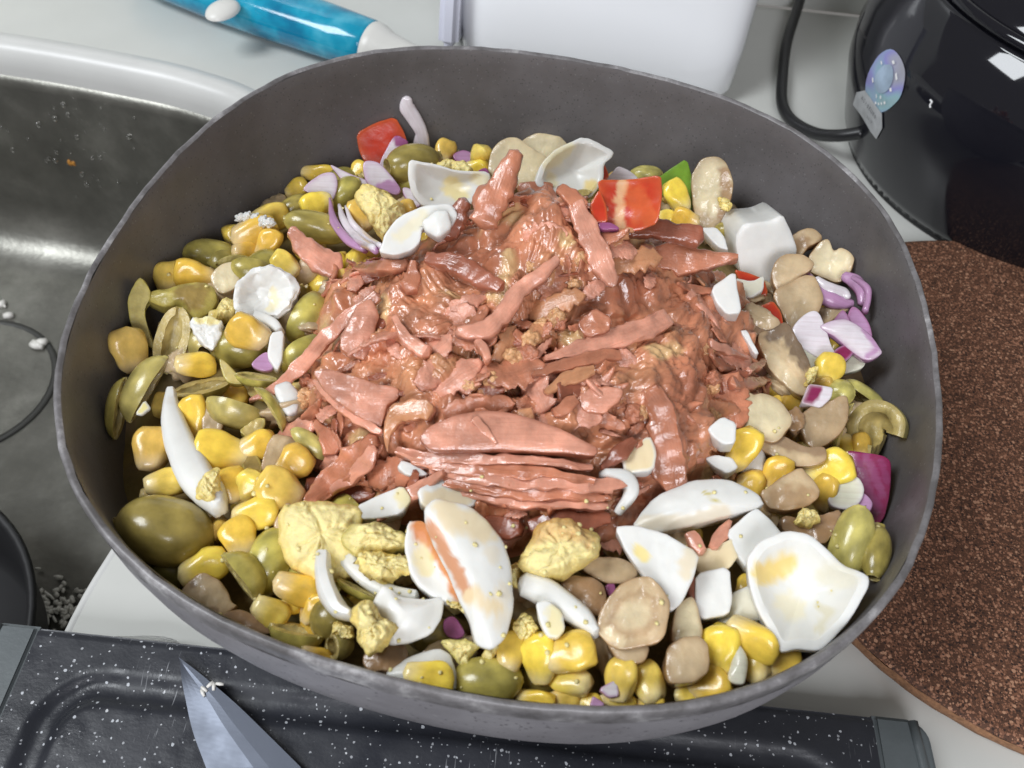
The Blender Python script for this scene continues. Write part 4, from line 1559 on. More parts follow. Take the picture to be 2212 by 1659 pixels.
TF('pink tuna shred between the egg wedges at the right front', 'I', [(320, 90), (270, 170), (220, 260)], [40, 80, 60], 'tpl', 'tp', th=4, lift=7)
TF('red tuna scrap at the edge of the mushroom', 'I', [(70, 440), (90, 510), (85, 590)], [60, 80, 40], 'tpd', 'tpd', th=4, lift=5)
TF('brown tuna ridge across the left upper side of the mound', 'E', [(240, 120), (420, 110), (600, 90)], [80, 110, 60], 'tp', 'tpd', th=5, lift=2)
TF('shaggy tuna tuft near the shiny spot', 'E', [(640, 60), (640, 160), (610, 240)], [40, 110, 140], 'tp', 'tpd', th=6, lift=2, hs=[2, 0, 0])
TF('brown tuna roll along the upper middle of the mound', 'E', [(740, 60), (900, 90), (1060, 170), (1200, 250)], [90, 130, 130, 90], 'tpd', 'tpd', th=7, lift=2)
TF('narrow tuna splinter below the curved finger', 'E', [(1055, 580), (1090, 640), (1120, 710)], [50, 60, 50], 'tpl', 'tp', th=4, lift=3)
# ------------------------------------------------------------------ egg
G_E = 'chopped boiled egg pieces in the salad'
EG = lambda label, r, pts, **k: pad('egg_white', 'egg', label, r, pts, 'egg', k.pop('top', C_['egg']), k.pop('edge', C_['eggedge']), group=G_E, **{**dict(th=7, lift=3, nz=(.3, 170), sharp=1, er=.5), **{a: (b * 1.35 if a == 'th' else b) for a, b in k.items()}})
ES = lambda label, r, pts, wds, **k: strip('egg_white', 'egg', label, r, pts, wds, 'egg', k.pop('top', C_['egg']), k.pop('edge', C_['eggedge']), group=G_E, **{**dict(th=7, lift=3, nz=(.3, 170), ex=4), **k})
YK = lambda label, r, pts, **k: pad('egg_yolk', 'yolk', label, r, pts, 'yolk', k.pop('top', C_['yolkl']), k.pop('edge', C_['yolk']), group='crumbled egg yolk pieces', **{**dict(th=6, dome=3, lift=3, nz=(1.0, 260), sharp=1, seg=100), **k})
ST = lambda pts, rad, c='yolk', s=.8: (pts, rad, C_[c], s)
# back of the bowl
EG('hollow egg white cup standing at the back of the salad', 'B', [(1470, 1060), (1560, 970), (1720, 898), (1895, 985), (1880, 1025), (1835, 1060), (1830, 1170), (1750, 1262), (1640, 1250), (1510, 1220), (1430, 1180)], th=5, cup=7, lift=9, w=.12, sharp=1, tilt=(0, 8), stains=[ST([(1500, 1050), (1620, 960)], 55, 'yolkl', .5), ST([(1780, 1190), (1760, 1200)], 40), ST([(1520, 1140), (1540, 1180)], 40, 'yolkl', .5)])
EG('egg white wedge with yolk on top at the back', 'B', [(632, 1050), (770, 1075), (900, 1110), (1100, 1125), (1110, 1210), (1060, 1290), (950, 1320), (840, 1330), (720, 1330), (650, 1240), (630, 1150)], th=8, cup=5, lift=8, w=.15, sharp=1, stains=[ST([(880, 1200), (930, 1240)], 70, 'yolkl', .8), ST([(1040, 1150), (1090, 1180)], 50, 'yolkl', .5)])
YK('yolk dab on the back egg wedge', 'B', [(780, 1060), (850, 1025), (960, 1030), (1010, 1080), (1000, 1112), (900, 1115), (830, 1085)], th=4, dome=1.5, lift=11, w=.2)
EG('curved egg white ring touching the back of the tuna', 'B', [(440, 1620), (480, 1520), (560, 1410), (700, 1350), (860, 1335), (900, 1400), (860, 1480), (760, 1440), (690, 1480), (680, 1560), (640, 1610), (540, 1640)], th=6, lift=8, w=.25, stains=[ST([(560, 1530), (700, 1410)], 50, 'yolkl', .35)])
EG('smooth egg white bit leaning against the back of the tuna', 'B', [(700, 1430), (780, 1370), (860, 1370), (880, 1470), (800, 1540), (730, 1490)], th=5, dome=1, lift=9, w=.25)
YK('long crumbly yolk chunk beside the purple onion layers', 'B', [(280, 1250), (340, 1200), (470, 1240), (560, 1320), (590, 1390), (540, 1470), (460, 1560), (400, 1470), (360, 1400), (300, 1340)], lift=9, w=.2)
# left
EG('jagged egg white piece at the left edge of the tuna', 'D', [(1530, 230), (1610, 150), (1750, 110), (1850, 170), (1910, 250), (1850, 380), (1760, 430), (1650, 420), (1530, 390), (1515, 300)], th=5, cup=3.5, lift=7, w=.25, sharp=1, nz=(.7, 380), ridge=(2.0, 20, 6, 5), stains=[ST([(1750, 270), (1770, 330), (1740, 370)], 35, 'yolkl', .5)])
ES('thin egg white band under the jagged left piece', 'D', [(1530, 400), (1660, 425), (1750, 470), (1800, 520)], [40, 60, 70, 50], th=4, lift=5)
EG('small triangular egg white with frilly edge among the left olives', 'D', [(1222, 460), (1340, 440), (1422, 465), (1410, 560), (1362, 642), (1290, 590), (1250, 530)], th=4, lift=8, sharp=1, nz=(.6, 500), stains=[ST([(1280, 460), (1390, 460)], 35, 'yolkl', .9)])
YK('yolk crumb beside the frilly egg triangle', 'D', [(1390, 380), (1450, 310), (1510, 330), (1520, 410), (1440, 460), (1400, 440)], th=5, lift=5)
EG('narrow egg white wedge beside the tuna below the onion scrap', 'D', [(1740, 550), (1820, 540), (1815, 700), (1780, 780), (1720, 690)], th=5, lift=4)
EG('smooth egg white under the long thin tuna strip', 'D', [(1760, 890), (1850, 850), (1915, 930), (1905, 1040), (1850, 1065), (1790, 1000)], th=5, dome=1, lift=3)
ES('long egg white crescent lying on the left corn', 'D', [(1100, 930), (1105, 1050), (1160, 1250), (1260, 1450), (1350, 1560), (1410, 1665)], [60, 120, 185, 215, 190, 90], th=6, lift=8, arch=1.2, w=.3)
YK('yolk dab on the lower end of the long egg crescent', 'D', [(1260, 1500), (1300, 1430), (1390, 1395), (1415, 1500), (1400, 1600), (1330, 1615), (1280, 1580)], th=3, dome=1.5, lift=12, w=.3)
EG('little white egg chip on the large left olive shell', 'D', [(875, 1045), (930, 960), (965, 1012), (910, 1055)], th=1.5, lift=10, sharp=1, top=C_['yolkl'])
# front left and middle
YK('big pale yolk block at the front left of the tuna', '.', [(612, 1130), (625, 1102), (700, 1096), (778, 1112), (772, 1170), (765, 1235), (735, 1252), (690, 1255), (630, 1220), (612, 1170)], th=12, dome=3, lift=5, w=.35, nz=(.7, 200), top=C_['yolkl'], edge=C_['yolk'])
YK('rounded yolk lump with grey-green rim on the big block', 'H', [(200, 200), (270, 110), (430, 108), (600, 190), (595, 260), (470, 292), (280, 305), (215, 260)], th=7, lift=10, edge=C_['yolkg'])
YK('crumbly yolk heap in front of the rounded lump', 'H', [(270, 330), (350, 290), (530, 300), (640, 350), (630, 400), (540, 430), (460, 470), (370, 450)], th=5, dome=3, lift=11, nz=(1.3, 380))
ES('egg white strip running under the yolk heap', 'H', [(140, 215), (230, 350), (330, 440), (480, 530), (660, 560)], [60, 110, 110, 100, 60], th=5, lift=7, top=C_['egg'])
ES('curled egg white crescent at the front left', 'H', [(60, 318), (62, 420), (95, 540), (160, 640), (260, 690)], [95, 105, 125, 110, 50], th=7, lift=11, arch=1.5, w=.2)
EG('curved egg white shell with a frilly lower edge at the front', 'H', [(420, 570), (460, 505), (560, 580), (700, 592), (815, 575), (795, 700), (740, 790), (600, 850), (500, 862), (430, 760), (390, 640)], th=5, cup=-2, lift=10, w=.2, sharp=1, kx=-14)
YK('crumbled yolk clinging to the curved egg shell', 'H', [(290, 615), (360, 590), (420, 690), (530, 750), (470, 850), (430, 900), (350, 922), (300, 830), (258, 730)], th=7, lift=14, nz=(1.2, 330), w=.2)
YK('small yolk crumbs on the green olive at the front left', 'H', [(110, 745), (170, 735), (240, 770), (250, 830), (200, 830), (140, 790)], th=3, dome=1, lift=9, nz=(1.2, 450))
EG('large egg wedge streaked with orange juice at the front', 'H', [(740, 60), (810, 0), (1000, 40), (1100, 130), (1190, 250), (1240, 400), (1255, 600), (1200, 800), (1120, 862), (1030, 830), (1000, 700), (950, 600), (880, 430), (800, 270), (745, 150)], th=10, dome=3, lift=12, w=.25, stains=[ST([(850, 30), (880, 120), (1000, 100), (1080, 180)], 100, 'eggst', .85), ST([(750, 130), (830, 260), (920, 430), (990, 580)], 45, 'juice', .8), ST([(1000, 580), (1090, 610), (1150, 650)], 60, 'eggst', .9), ST([(1130, 300), (1140, 340)], 60, 'eggst', .35), ST([(1200, 550), (1190, 720)], 70, 'eggst', .35)])
EG('flatter half of the juice-streaked egg beside the large wedge', 'H', [(620, 130), (700, 120), (760, 180), (850, 330), (930, 480), (985, 620), (880, 600), (760, 560), (690, 500), (630, 420), (598, 280)], th=7, lift=10, w=.3, cup=1.5, stains=[ST([(690, 140), (770, 220), (860, 340), (930, 500), (985, 610)], 85, 'juice', .95), ST([(690, 290), (720, 380)], 70, 'yolkl', .6)])
YK('small yolk crumb at the upper left of the streaked egg', 'H', [(595, 125), (640, 85), (690, 110), (670, 150), (620, 160)], th=3, dome=1, lift=15)
YK('frilly yolk crumbs below the streaked egg', 'H', [(840, 590), (900, 600), (985, 625), (970, 650), (900, 630)], th=2.5, dome=.5, lift=12, nz=(1.2, 500))
EG('egg white block with yolk smear below the tuna strip', 'H', [(290, 0), (420, -60), (560, -120), (610, -40), (560, 40), (420, 70), (320, 70)], th=6, lift=7, sharp=1, stains=[ST([(560, -70), (600, -20)], 60, 'yolkl', .7)])
EG('pale egg white sliver behind the tuna strip', '.', [(870, 1000), (900, 1010), (925, 1030), (880, 1030), (860, 1015)], th=4, lift=3, sharp=1)
EG('egg white with orange smear right of the tuna strip', '.', [(905, 1065), (945, 1045), (1000, 1040), (1030, 1070), (1015, 1100), (960, 1105), (915, 1098)], th=5, lift=5, stains=[ST([(930, 1085), (1000, 1080)], 25, 'eggst', .8)])
YK('chunky yolk piece with orange top at the front middle', 'H', [(1335, 360), (1400, 220), (1440, 130), (1540, 80), (1640, 100), (1800, 190), (1825, 260), (1760, 330), (1620, 430), (1500, 445), (1380, 415)], th=9, dome=4, lift=11, w=.3, stains=[ST([(1440, 140), (1560, 110), (1700, 170)], 120, 'juice', .45)])
ES('egg white band slanting below the chunky yolk', 'H', [(1345, 480), (1450, 520), (1600, 610), (1720, 700), (1810, 800)], [150, 170, 160, 140, 70], th=6, lift=9, arch=.8)
EG('small egg white chip with yolk hanging from the slanting band', 'H', [(1430, 620), (1500, 600), (1590, 680), (1600, 780), (1560, 830), (1500, 820), (1450, 720)], th=4, lift=11, stains=[ST([(1540, 680), (1560, 800)], 60, 'yolkl', .7)])
YK('round frilly yolk flake at the front middle', 'H', [(1290, 720), (1340, 660), (1410, 700), (1435, 780), (1370, 865), (1330, 850), (1280, 790)], th=2.5, dome=.8, lift=8, nz=(.6, 420))
YK('flat angular yolk flake in front of the streaked egg', 'H', [(815, 848), (960, 838), (1062, 880), (990, 960), (1000, 1010), (940, 1000), (880, 930)], th=3, dome=.3, lift=6, edge=C_['yolkg'], nz=(.4, 300))
YK('narrow yolk flake left of the front corn kernels', 'H', [(1090, 920), (1200, 830), (1212, 870), (1130, 972), (1090, 982)], th=2.5, dome=.4, lift=6, nz=(.4, 300))
YK('yolk crumbs right of the large egg wedge', 'H', [(1245, 380), (1300, 350), (1330, 420), (1300, 500), (1255, 480)], th=4, dome=1.5, lift=6)
EG('pointed egg white with a corn kernel on it at the front rim', 'H', [(470, 1070), (620, 970), (800, 915), (860, 950), (900, 1060), (895, 1160), (740, 1150), (600, 1110)], th=5, dome=1.5, lift=4, w=.35)
# right and front right
EG('large egg white cube at the right back', '.', [(1577, 500), (1592, 472), (1640, 468), (1668, 455), (1682, 485), (1697, 525), (1680, 560), (1662, 595), (1625, 592), (1588, 572)], th=16, lift=4, w=.15, tilt=(22, 14), sharp=1, nz=(.25, 120), dome=.5)
EG('small crooked egg white left of the large cube', '.', [(1514, 500), (1545, 498), (1562, 520), (1570, 545), (1552, 540), (1530, 520)], th=5, lift=5, sharp=1)
EG('square egg white slab at the right edge of the tuna', 'F', [(205, 270), (345, 165), (362, 280), (382, 412), (300, 422), (240, 360)], th=6, lift=6, sharp=1)
EG('greyish egg scrap right of the square slab', 'F', [(360, 190), (470, 212), (538, 178), (532, 262), (460, 310), (390, 300)], th=4, lift=2, sharp=1, top=C_['ong'])
EG('thin egg sliver below the brown mushroom scrap', 'F', [(392, 530), (432, 525), (505, 665), (480, 672)], th=4, lift=5, sharp=1)
EG('egg white cube left of the bright corn kernel', 'F', [(185, 1165), (270, 1090), (345, 1130), (347, 1252), (270, 1262), (210, 1210)], th=7, lift=7, sharp=1)
EG('egg white chip below the egg cube', 'F', [(170, 1350), (240, 1325), (330, 1340), (365, 1400), (300, 1440), (230, 1400)], th=5, lift=5, sharp=1)
EG('rounded egg white behind the bright corn kernel', 'F', [(380, 1410), (450, 1300), (510, 1270), (545, 1350), (530, 1430), (430, 1450)], th=5, dome=1, lift=2)
YK('pale egg crumbs on the dark gilled mushroom slice', 'F', [(815, 770), (890, 755), (870, 800), (860, 860), (820, 860)], th=3, dome=.5, lift=9, nz=(.9, 420))
YK('egg crumb on the oval mushroom at the back', 'C', [(250, 1265), (290, 1275), (340, 1305), (320, 1350), (270, 1350), (265, 1310)], th=3, dome=.5, lift=11, nz=(.9, 420), w=.2)
EG('domed egg white at the right front of the tuna', '.', [(1372, 1142), (1420, 1082), (1490, 1052), (1560, 1048), (1622, 1078), (1634, 1100), (1560, 1120), (1480, 1142), (1420, 1155)], th=7, dome=2.5, lift=7, stains=[ST([(1390, 1140), (1480, 1140), (1560, 1120)], 22, 'eggst', .5), ST([(1515, 1075), (1545, 1095)], 5, 'yolkg', .9)])
ES('egg white hook beside the torn tuna end', '.', [(1302, 1022), (1345, 1030), (1362, 1062), (1335, 1108)], [16, 32, 34, 18], th=5, lift=4)
EG('egg white pane under the hanging tuna strip', '.', [(1345, 985), (1400, 950), (1412, 985), (1408, 1020), (1350, 1025)], th=5, lift=1, sharp=1, top=C_['eggst'])
EG('egg white shield-shaped piece with yolk spot at the front right', '.', [(1333, 1150), (1380, 1148), (1425, 1158), (1500, 1202), (1488, 1250), (1468, 1295), (1442, 1316), (1395, 1250), (1362, 1205)], th=6, lift=11, sharp=1, w=.25, stains=[ST([(1382, 1195), (1390, 1205)], 16, 'yolkl', 1.), ST([(1490, 1200), (1480, 1240)], 20, 'eggst', .6)])
EG('smooth egg white slab left of the large cup', 'I', [(310, 170), (420, 70), (482, 18), (560, 90), (645, 192), (560, 240), (460, 330), (440, 392), (370, 300)], th=6, lift=8, sharp=1)
EG('tan-stained egg piece under the tuna shreds', 'I', [(90, 300), (220, 270), (355, 200), (372, 290), (300, 400), (120, 432)], th=8, lift=3, top=C_['eggst'], edge=C_['eggst'])
EG('upright egg white block below the stained piece', 'I', [(108, 445), (300, 402), (318, 600), (302, 682), (140, 712), (100, 600)], th=7, lift=5, sharp=1, edge=C_['eggedge'])
EG('large hollow egg white cup at the front right rim', 'I', [(455, 350), (530, 250), (690, 188), (820, 210), (900, 270), (1020, 390), (1162, 445), (1168, 500), (1060, 700), (960, 815), (880, 884), (740, 872), (660, 892), (600, 780), (520, 650), (468, 500)], th=5.5, cup=6.5, lift=13, w=.3, seg=72, nz=(.3, 130), stains=[ST([(530, 430), (600, 390), (700, 350)], 75, 'yolk', .9), ST([(960, 430), (1060, 440)], 90, 'yolkg', .22), ST([(680, 600), (740, 640)], 90, 'yolkl', .35), ST([(900, 620), (975, 660), (880, 780)], 30, 'yolkg', .3)])
YK('yolk crumb on the grey mushroom mush at the right', 'I', [(735, 80), (790, 0), (880, 20), (900, 70), (830, 105), (760, 100)], th=4, dome=2, lift=10, nz=(1.0, 380))
EG('pale rounded egg white under the front corn at the right', 'I', [(250, 700), (340, 560), (440, 520), (530, 600), (530, 720), (420, 740), (340, 800), (280, 780)], th=6, dome=2, lift=1.5, top=(.74, .70, .56))

# ------------------------------------------------------------------ olives
olive('D', 1360, 40, 330, 210, -8, 'whole olive at the left back beside the corn cluster', lift=2)
olive('A', 2030, 1455, 390, 185, -14, 'smooth oval olive beside the left tuna spike', 'half', 0, lift=5)
olive('A', 1690, 1345, 280, 130, 10, 'olive shell behind the crumb-topped corn', 'half', 2, roll=100, lift=3)
olive('A', 1880, 1330, 220, 130, 30, 'olive piece behind the shiny corn kernel at the left back', 'wedge', 0, lift=2)
olive('B', 640, 1050, 355, 235, 8, 'whole pitted olive with its hole facing left at the back', 'whole', 1, tilt=-28, lift=6)
olive('B', 190, 1245, 260, 170, 40, 'olive half hidden behind the white onion scraps at the back', 'half', 0, lift=1)
olive('B', 2130, 1120, 200, 110, 0, 'pale olive sliver behind the red pepper at the back', 'half', 1, lift=1)
olive('D', 1610, 125, 260, 190, -10, 'olive half beside the jagged egg white at the left', 'half', 0, roll=40, lift=3)
pad('olive_piece', 'olive', 'upright olive slice with pale inside at the far left', 'D', [(905, 205), (950, 250), (968, 320), (930, 350), (935, 450), (985, 610), (900, 560), (850, 470), (832, 340), (860, 250)], 'olive_pad', C_['flesh'], C_['olive'], th=5, lift=6, w=.25, nz=(.4, 260), group='chopped green olives in the salad')
pad('olive_piece', 'olive', 'chopped olive with brown hollow above the left wedge', 'D', [(970, 330), (1000, 285), (1100, 265), (1250, 232), (1360, 260), (1375, 360), (1300, 430), (1250, 450), (1180, 380), (1060, 370)], 'olive_pad', C_['olive'], C_['olive'], th=7, dome=2, lift=4, nz=(.5, 200), stains=[ST([(1190, 300), (1300, 290), (1250, 360)], 70, 'fleshd', .9)], group='chopped green olives in the salad')
olive('D', 1100, 570, 390, 210, 76, 'split olive half showing its cut face at the left', 'half', 0, roll=150, lift=6)
olive('D', 960, 890, 420, 270, 62, 'large olive shell below the pale corn at the far left', 'half', 1, roll=-100, lift=6)
olive('D', 775, 1010, 350, 165, 82, 'olive wedge against the left wall of the bowl', 'half', 0, roll=-112, lift=5)
olive('D', 1290, 870, 330, 180, 14, 'chopped olive under the small yellow kernel at the left', 'half', 0, roll=118, lift=4)
olive('D', 1510, 1000, 330, 260, -18, 'broken olive shell with bright highlight at the left middle', 'half', 1, roll=72, lift=6)
olive('D', 1715, 1025, 310, 165, -58, 'olive quarter right of the broken shell', 'wedge', 0, roll=-40, lift=5)
pad('olive_piece', 'olive', 'thin upright olive sliver above the broken shell', 'D', [(1420, 705), (1500, 770), (1550, 850), (1470, 845), (1430, 780)], 'olive_pad', C_['flesh'], C_['olive'], th=3, lift=6, group='chopped green olives in the salad')
olive('D', 1640, 805, 240, 130, -8, 'olive sliver left of the long thin tuna strip', 'half', 0, roll=110, lift=5)
olive('D', 1540, 620, 350, 250, 0, 'dark round olive behind the notched corn kernel', 'whole', 2, lift=1)
olive('D', 1990, 1240, 290, 150, -38, 'cut olive wedge at the lower left edge of the tuna', 'wedge', 1, roll=35, lift=3)
pad('olive_piece', 'olive', 'ragged olive scraps under the broken shell', 'D', [(1540, 1170), (1620, 1080), (1690, 1090), (1680, 1150), (1600, 1210)], 'olive_pad', C_['flesh'], C_['olive'], th=4, lift=3, sharp=1, nz=(.7, 300), group='chopped green olives in the salad')
pad('olive_piece', 'olive', 'brown olive scrap between corn kernels at the left', 'D', [(1560, 1320), (1640, 1310), (1680, 1400), (1640, 1450), (1580, 1430)], 'olive_pad', C_['fleshd'], C_['olive'], th=4, lift=2, group='chopped green olives in the salad')
olive('G', 1060, 140, 545, 395, -12, 'big whole green olive at the lower left', 'whole', 0, lift=6, tilt=8)
olive('G', 1530, 450, 345, 300, -52, 'olive half with a straight cut edge at the lower left', 'half', 0, roll=-95, lift=6)
olive('G', 1730, 340, 420, 290, 70, 'rounded olive beside the big pale yolk block', 'whole', 0, lift=1.5)
olive('G', 1110, 400, 250, 170, -20, 'dim olive under the big whole olive', 'half', 2, lift=-2)
olive('G', 1910, 770, 330, 250, -10, 'olive with a flat cut at the front left rim', 'half', 0, roll=105, lift=3)
olive('G', 2130, 690, 270, 270, 40, 'dark olive behind the curled egg crescent', 'half', 2, lift=2)
olive('G', 2150, 880, 230, 170, 10, 'small pale olive cup at the front left rim', 'cup', 1, tilt=-30, lift=2)
olive('H', 290, 510, 280, 110, -25, 'olive slice between the curled egg and the egg strip', 'half', 0, roll=105, lift=7)
olive('H', 1110, 1100, 425, 275, 0, 'whole olive with a cracked split skin at the front rim', 'whole', 0, lift=3)
olive('H', 770, 810, 330, 200, 0, 'dark olive under the large egg wedge at the front', 'whole', 2, lift=-1)
olive('H', 1440, 1080, 290, 210, 0, 'dark olive in the gap below the front corn kernels', 'whole', 2, lift=-2)
olive('F', 1265, 1140, 340, 330, -20, 'olive ring cut open to show its hollow at the right wall', 'cupopen', 0, tilt=-68, roll=150, lift=6)
olive('F', 1180, 940, 290, 140, -38, 'olive strip above the open olive ring at the right', 'half', 1, roll=-105, lift=3)
olive('F', 1030, 910, 170, 160, 0, 'small olive lump beside the magenta onion cube', 'half', 1, lift=4)
olive('F', 1075, 1150, 320, 145, 72, 'olive wedge left of the open olive ring', 'wedge', 1, roll=-30, lift=4)
olive('F', 320, 1480, 0.1 + 200, 120, 10, 'dim olive scrap near the right front of the tuna', 'wedge', 0, lift=-2)
olive('I', 1105, 215, 440, 235, 72, 'glossy olive half standing at the right front wall', 'half', 1, roll=5, lift=9)
olive('I', 1262, 270, 340, 165, 80, 'olive piece with a pale hole against the right front wall', 'whole', 1, tilt=-30, lift=3)
olive('C', 300, 1475, 140, 100, 0, 'small olive scrap behind the large egg cube', 'half', 0, lift=1)
pad('olive_crack', None, None, 'H', [(1060, 1130), (1080, 1080), (1100, 1090), (1090, 1120), (1120, 1140), (1080, 1165)], 'fill', (.01, .008, .004), (.01, .008, .004), th=.6, lift=3, base=None) if False else None

# ------------------------------------------------------------------ corn
K = corn
K('A', 2050, 1112, 215, 95, -5, 'long yellow kernel at the top of the left back group')
K('A', 1905, 1215, 130, 110, 30, 'yellow kernel left of the white onion scrap at the left back')
K('A', 2030, 1312, 155, 140, 200, 'bright shiny kernel below the white onion scrap', 4, v=0, tilt=20)
K('A', 1730, 1395, 210, 150, 20, 'pale round kernel behind the crumb-topped one', 4, v=3)
K('A', 1635, 1490, 250, 170, 15, 'large kernel topped with white egg crumbs at the left back', 6, v=1, tilt=0)
K('A', 1720, 1565, 170, 120, 60, 'deep yellow kernel under the crumb-topped one', 4, v=0)
K('A', 1575, 1610, 140, 110, 0, 'small kernel at the foot of the left back corn cluster', 2)
K('A', 1500, 1510, 110, 120, 90, 'kernel on the left side of the crumb-topped one', 3)
K('B', 840, 968, 130, 115, 70, 'kernel right of the pitted olive at the back', 5)
K('B', 1080, 1035, 130, 125, 90, 'square pale kernel left of the pale mushrooms at the back', 4, v=5, tilt=60)
K('B', 1045, 1075, 120, 90, 0, 'yellow kernel below the square pale one at the back', 4)
K('B', 290, 1095, 110, 95, 60, 'kernel between translucent onions at the back left', 4)
K('B', 300, 1380, 190, 140, 110, 'pale kernel left of the long yolk chunk', 5, v=3)
K('B', 585, 1345, 130, 110, 20, 'pale kernel right of the long yolk chunk', 4, v=3)
K('B', 700, 1500, 120, 90, 100, 'kernel seen through the egg white ring at the back', 3)
K('.', 1462, 424, 62, 42, 118, 'upright yellow kernel in front of the green pepper', 7, v=0)
K('.', 1482, 474, 50, 40, 160, 'shiny kernel at the right back edge of the tuna', 6, v=0)
K('.', 1437, 470, 40, 30, 0, 'small kernel beside the red pepper piece with the pale rib', 4)
K('D', 1085, 180, 185, 150, 90, 'greenish kernel at the far left back', 5, v=3)
K('D', 1250, 160, 215, 165, 165, 'bright wide kernel at the left back', 6, v=0)
K('D', 1830, 85, 170, 120, 140, 'kernel with egg smear above the jagged egg white', 6, v=3)
K('D', 1400, 420, 100, 90, 0, 'kernel partly under the yolk crumb at the left', 3)
K('D', 828, 635, 225, 185, 100, 'very pale kernel against the far left wall', 7, v=5, tilt=12)
K('D', 1255, 727, 205, 135, 0, 'small glossy kernel in the middle of the left olives', 6, v=0)
K('D', 1590, 525, 220, 195, 150, 'notched kernel on the dark round olive', 8, v=1)
K('D', 1240, 1085, 265, 145, 95, 'upright bright kernel beside the long egg crescent', 6, v=0, tilt=10)
K('D', 1420, 1290, 290, 210, 162, 'large kernel with a pale tip right of the egg crescent', 6, v=0, tilt=5)
K('D', 975, 1265, 235, 190, 85, 'ribbed pale kernel left of the egg crescent', 5, v=3)
K('D', 1060, 1490, 205, 150, 10, 'kernel near the big whole olive below the ribbed one', 5)
K('D', 1480, 1500, 190, 165, 100, 'kernel touching the yolk dab on the egg crescent', 5, v=0)
K('D', 1590, 1515, 195, 150, 70, 'pale wrinkled kernel right of the yolk dab', 4, v=3)
K('D', 1655, 1245, 200, 160, 20, 'round kernel below the broken olive shell', 4, v=0)
K('D', 1885, 1360, 210, 190, 45, 'yellow cube-like kernel left of the split tuna strip', 4, v=1)
K('D', 1795, 1530, 265, 220, 150, 'broad kernel with a cream face at the lower left', 6, v=3, tilt=10)
K('D', 1440, 1400, 150, 90, 0, 'deep yellow kernel tucked under the large pale-tipped one', 2, v=0)
K('D', 1000, 1570, 150, 100, 0, 'dim kernel just above the big whole olive', 1)
K('G', 1640, 25, 245, 175, 10, 'plump kernel above the smooth one at the lower left', 5, v=1)
K('G', 1535, 185, 215, 185, 110, 'smooth kernel right of the big whole olive', 5, v=0)
K('G', 1390, 140, 130, 110, 30, 'pale kernel tucked behind the big whole olive', 2, v=3)
K('G', 1310, 370, 265, 175, 25, 'kernel with a reddish smear below the big olive', 4, v=1)
K('G', 1905, 510, 250, 165, -18, 'orange-yellow kernel below the pale yolk block', 6, v=0)
K('G', 1735, 660, 205, 155, -30, 'pale kernel above the flat-cut olive at the front left', 3, v=3)
K('G', 2010, 640, 170, 100, 60, 'narrow kernel left of the curled egg crescent', 4, v=0)
K('G', 2030, 930, 160, 80, -15, 'kernel peeping over the front left rim', 2, v=0)
K('G', 1860, 620, 120, 90, 0, 'kernel under the orange-yellow one at the front left', 1)
K('H', 740, 1072, 265, 165, -8, 'kernel lying on the pointed egg white at the front rim', 8, v=0, tilt=0, roll=0)
K('H', 1262, 918, 205, 170, 75, 'kernel behind the cracked olive at the front', 6, v=1)
K('H', 1448, 955, 240, 190, 100, 'deep yellow kernel in the middle of the front row', 6, v=0)
K('H', 1650, 922, 275, 215, 15, 'big kernel with a pale cut end in the front row', 8, v=1)
K('H', 1420, 1215, 200, 95, -8, 'kernel half hidden by the front rim beside the cracked olive', 2, v=0)
K('H', 1640, 1085, 235, 185, 160, 'dull kernel under the big pale-ended one', 3, v=3)
K('H', 1610, 1215, 170, 110, 0, 'greenish kernel at the front rim', 1, v=3)
K('H', 1970, 1090, 230, 170, 80, 'pale upright kernel at the front right of the row', 5, v=3)
K('H', 2140, 1110, 210, 180, 110, 'kernel behind the front rim next to the mushroom stem', 3)
K('H', 1770, 1235, 130, 90, 0, 'kernel with an onion scrap on it at the front rim', 1)
K('H', 1950, 1235, 200, 90, -5, 'flat kernel along the front rim', 1, v=3)
K('H', 2150, 1235, 150, 80, 10, 'yellow kernel along the front rim below the mushroom', 1, v=0)
K('F', 960, 765, 190, 150, 75, 'kernel with a torn end beside the magenta onion cube', 6, v=1)
K('F', 915, 850, 120, 80, 10, 'small kernel under the torn one at the right', 4)
K('F', 410, 1270, 245, 165, 60, 'bright kernel standing right of the egg cube', 9, v=0, tilt=15)
K('F', 960, 1392, 250, 190, 10, 'round glossy kernel beside the large magenta onion', 7, v=0)
K('F', 620, 1430, 210, 150, 60, 'kernel behind the tan mushroom chunk at the right', 5, v=0)
K('F', 460, 1490, 160, 150, 0, 'dim kernel left of the tan mushroom chunk', 2)
K('F', 930, 1540, 200, 140, 70, 'ribbed kernel right of the tan mushroom chunk', 4, v=1)
K('F', 620, 960, 70, 60, 0, 'tiny kernel at the right foot of the tuna', 3)
K('F', 1000, 580, 110, 60, 60, 'kernel hidden behind the lilac onion crescent', 1)
K('I', 255, 915, 275, 205, 75, 'large yellow kernel at the front right', 5, v=0)
K('I', 472, 832, 290, 180, -32, 'long kernel leaning below the large egg cup', 8, v=0, tilt=0)
K('I', 465, 985, 210, 165, 120, 'pale kernel under the long leaning one', 4, v=3)
K('I', 640, 960, 210, 180, 30, 'kernel tucked under the large egg cup by the rim', 3, v=1)
K('I', 185, 1120, 225, 165, 15, 'kernel at the front right rim', 3, v=0)
K('I', 420, 490, 120, 90, 60, 'kernel between the egg block and the large cup', 2)
K('I', 40, 1190, 120, 90, 0, 'dim kernel at the front rim under the mushroom stem', 1)

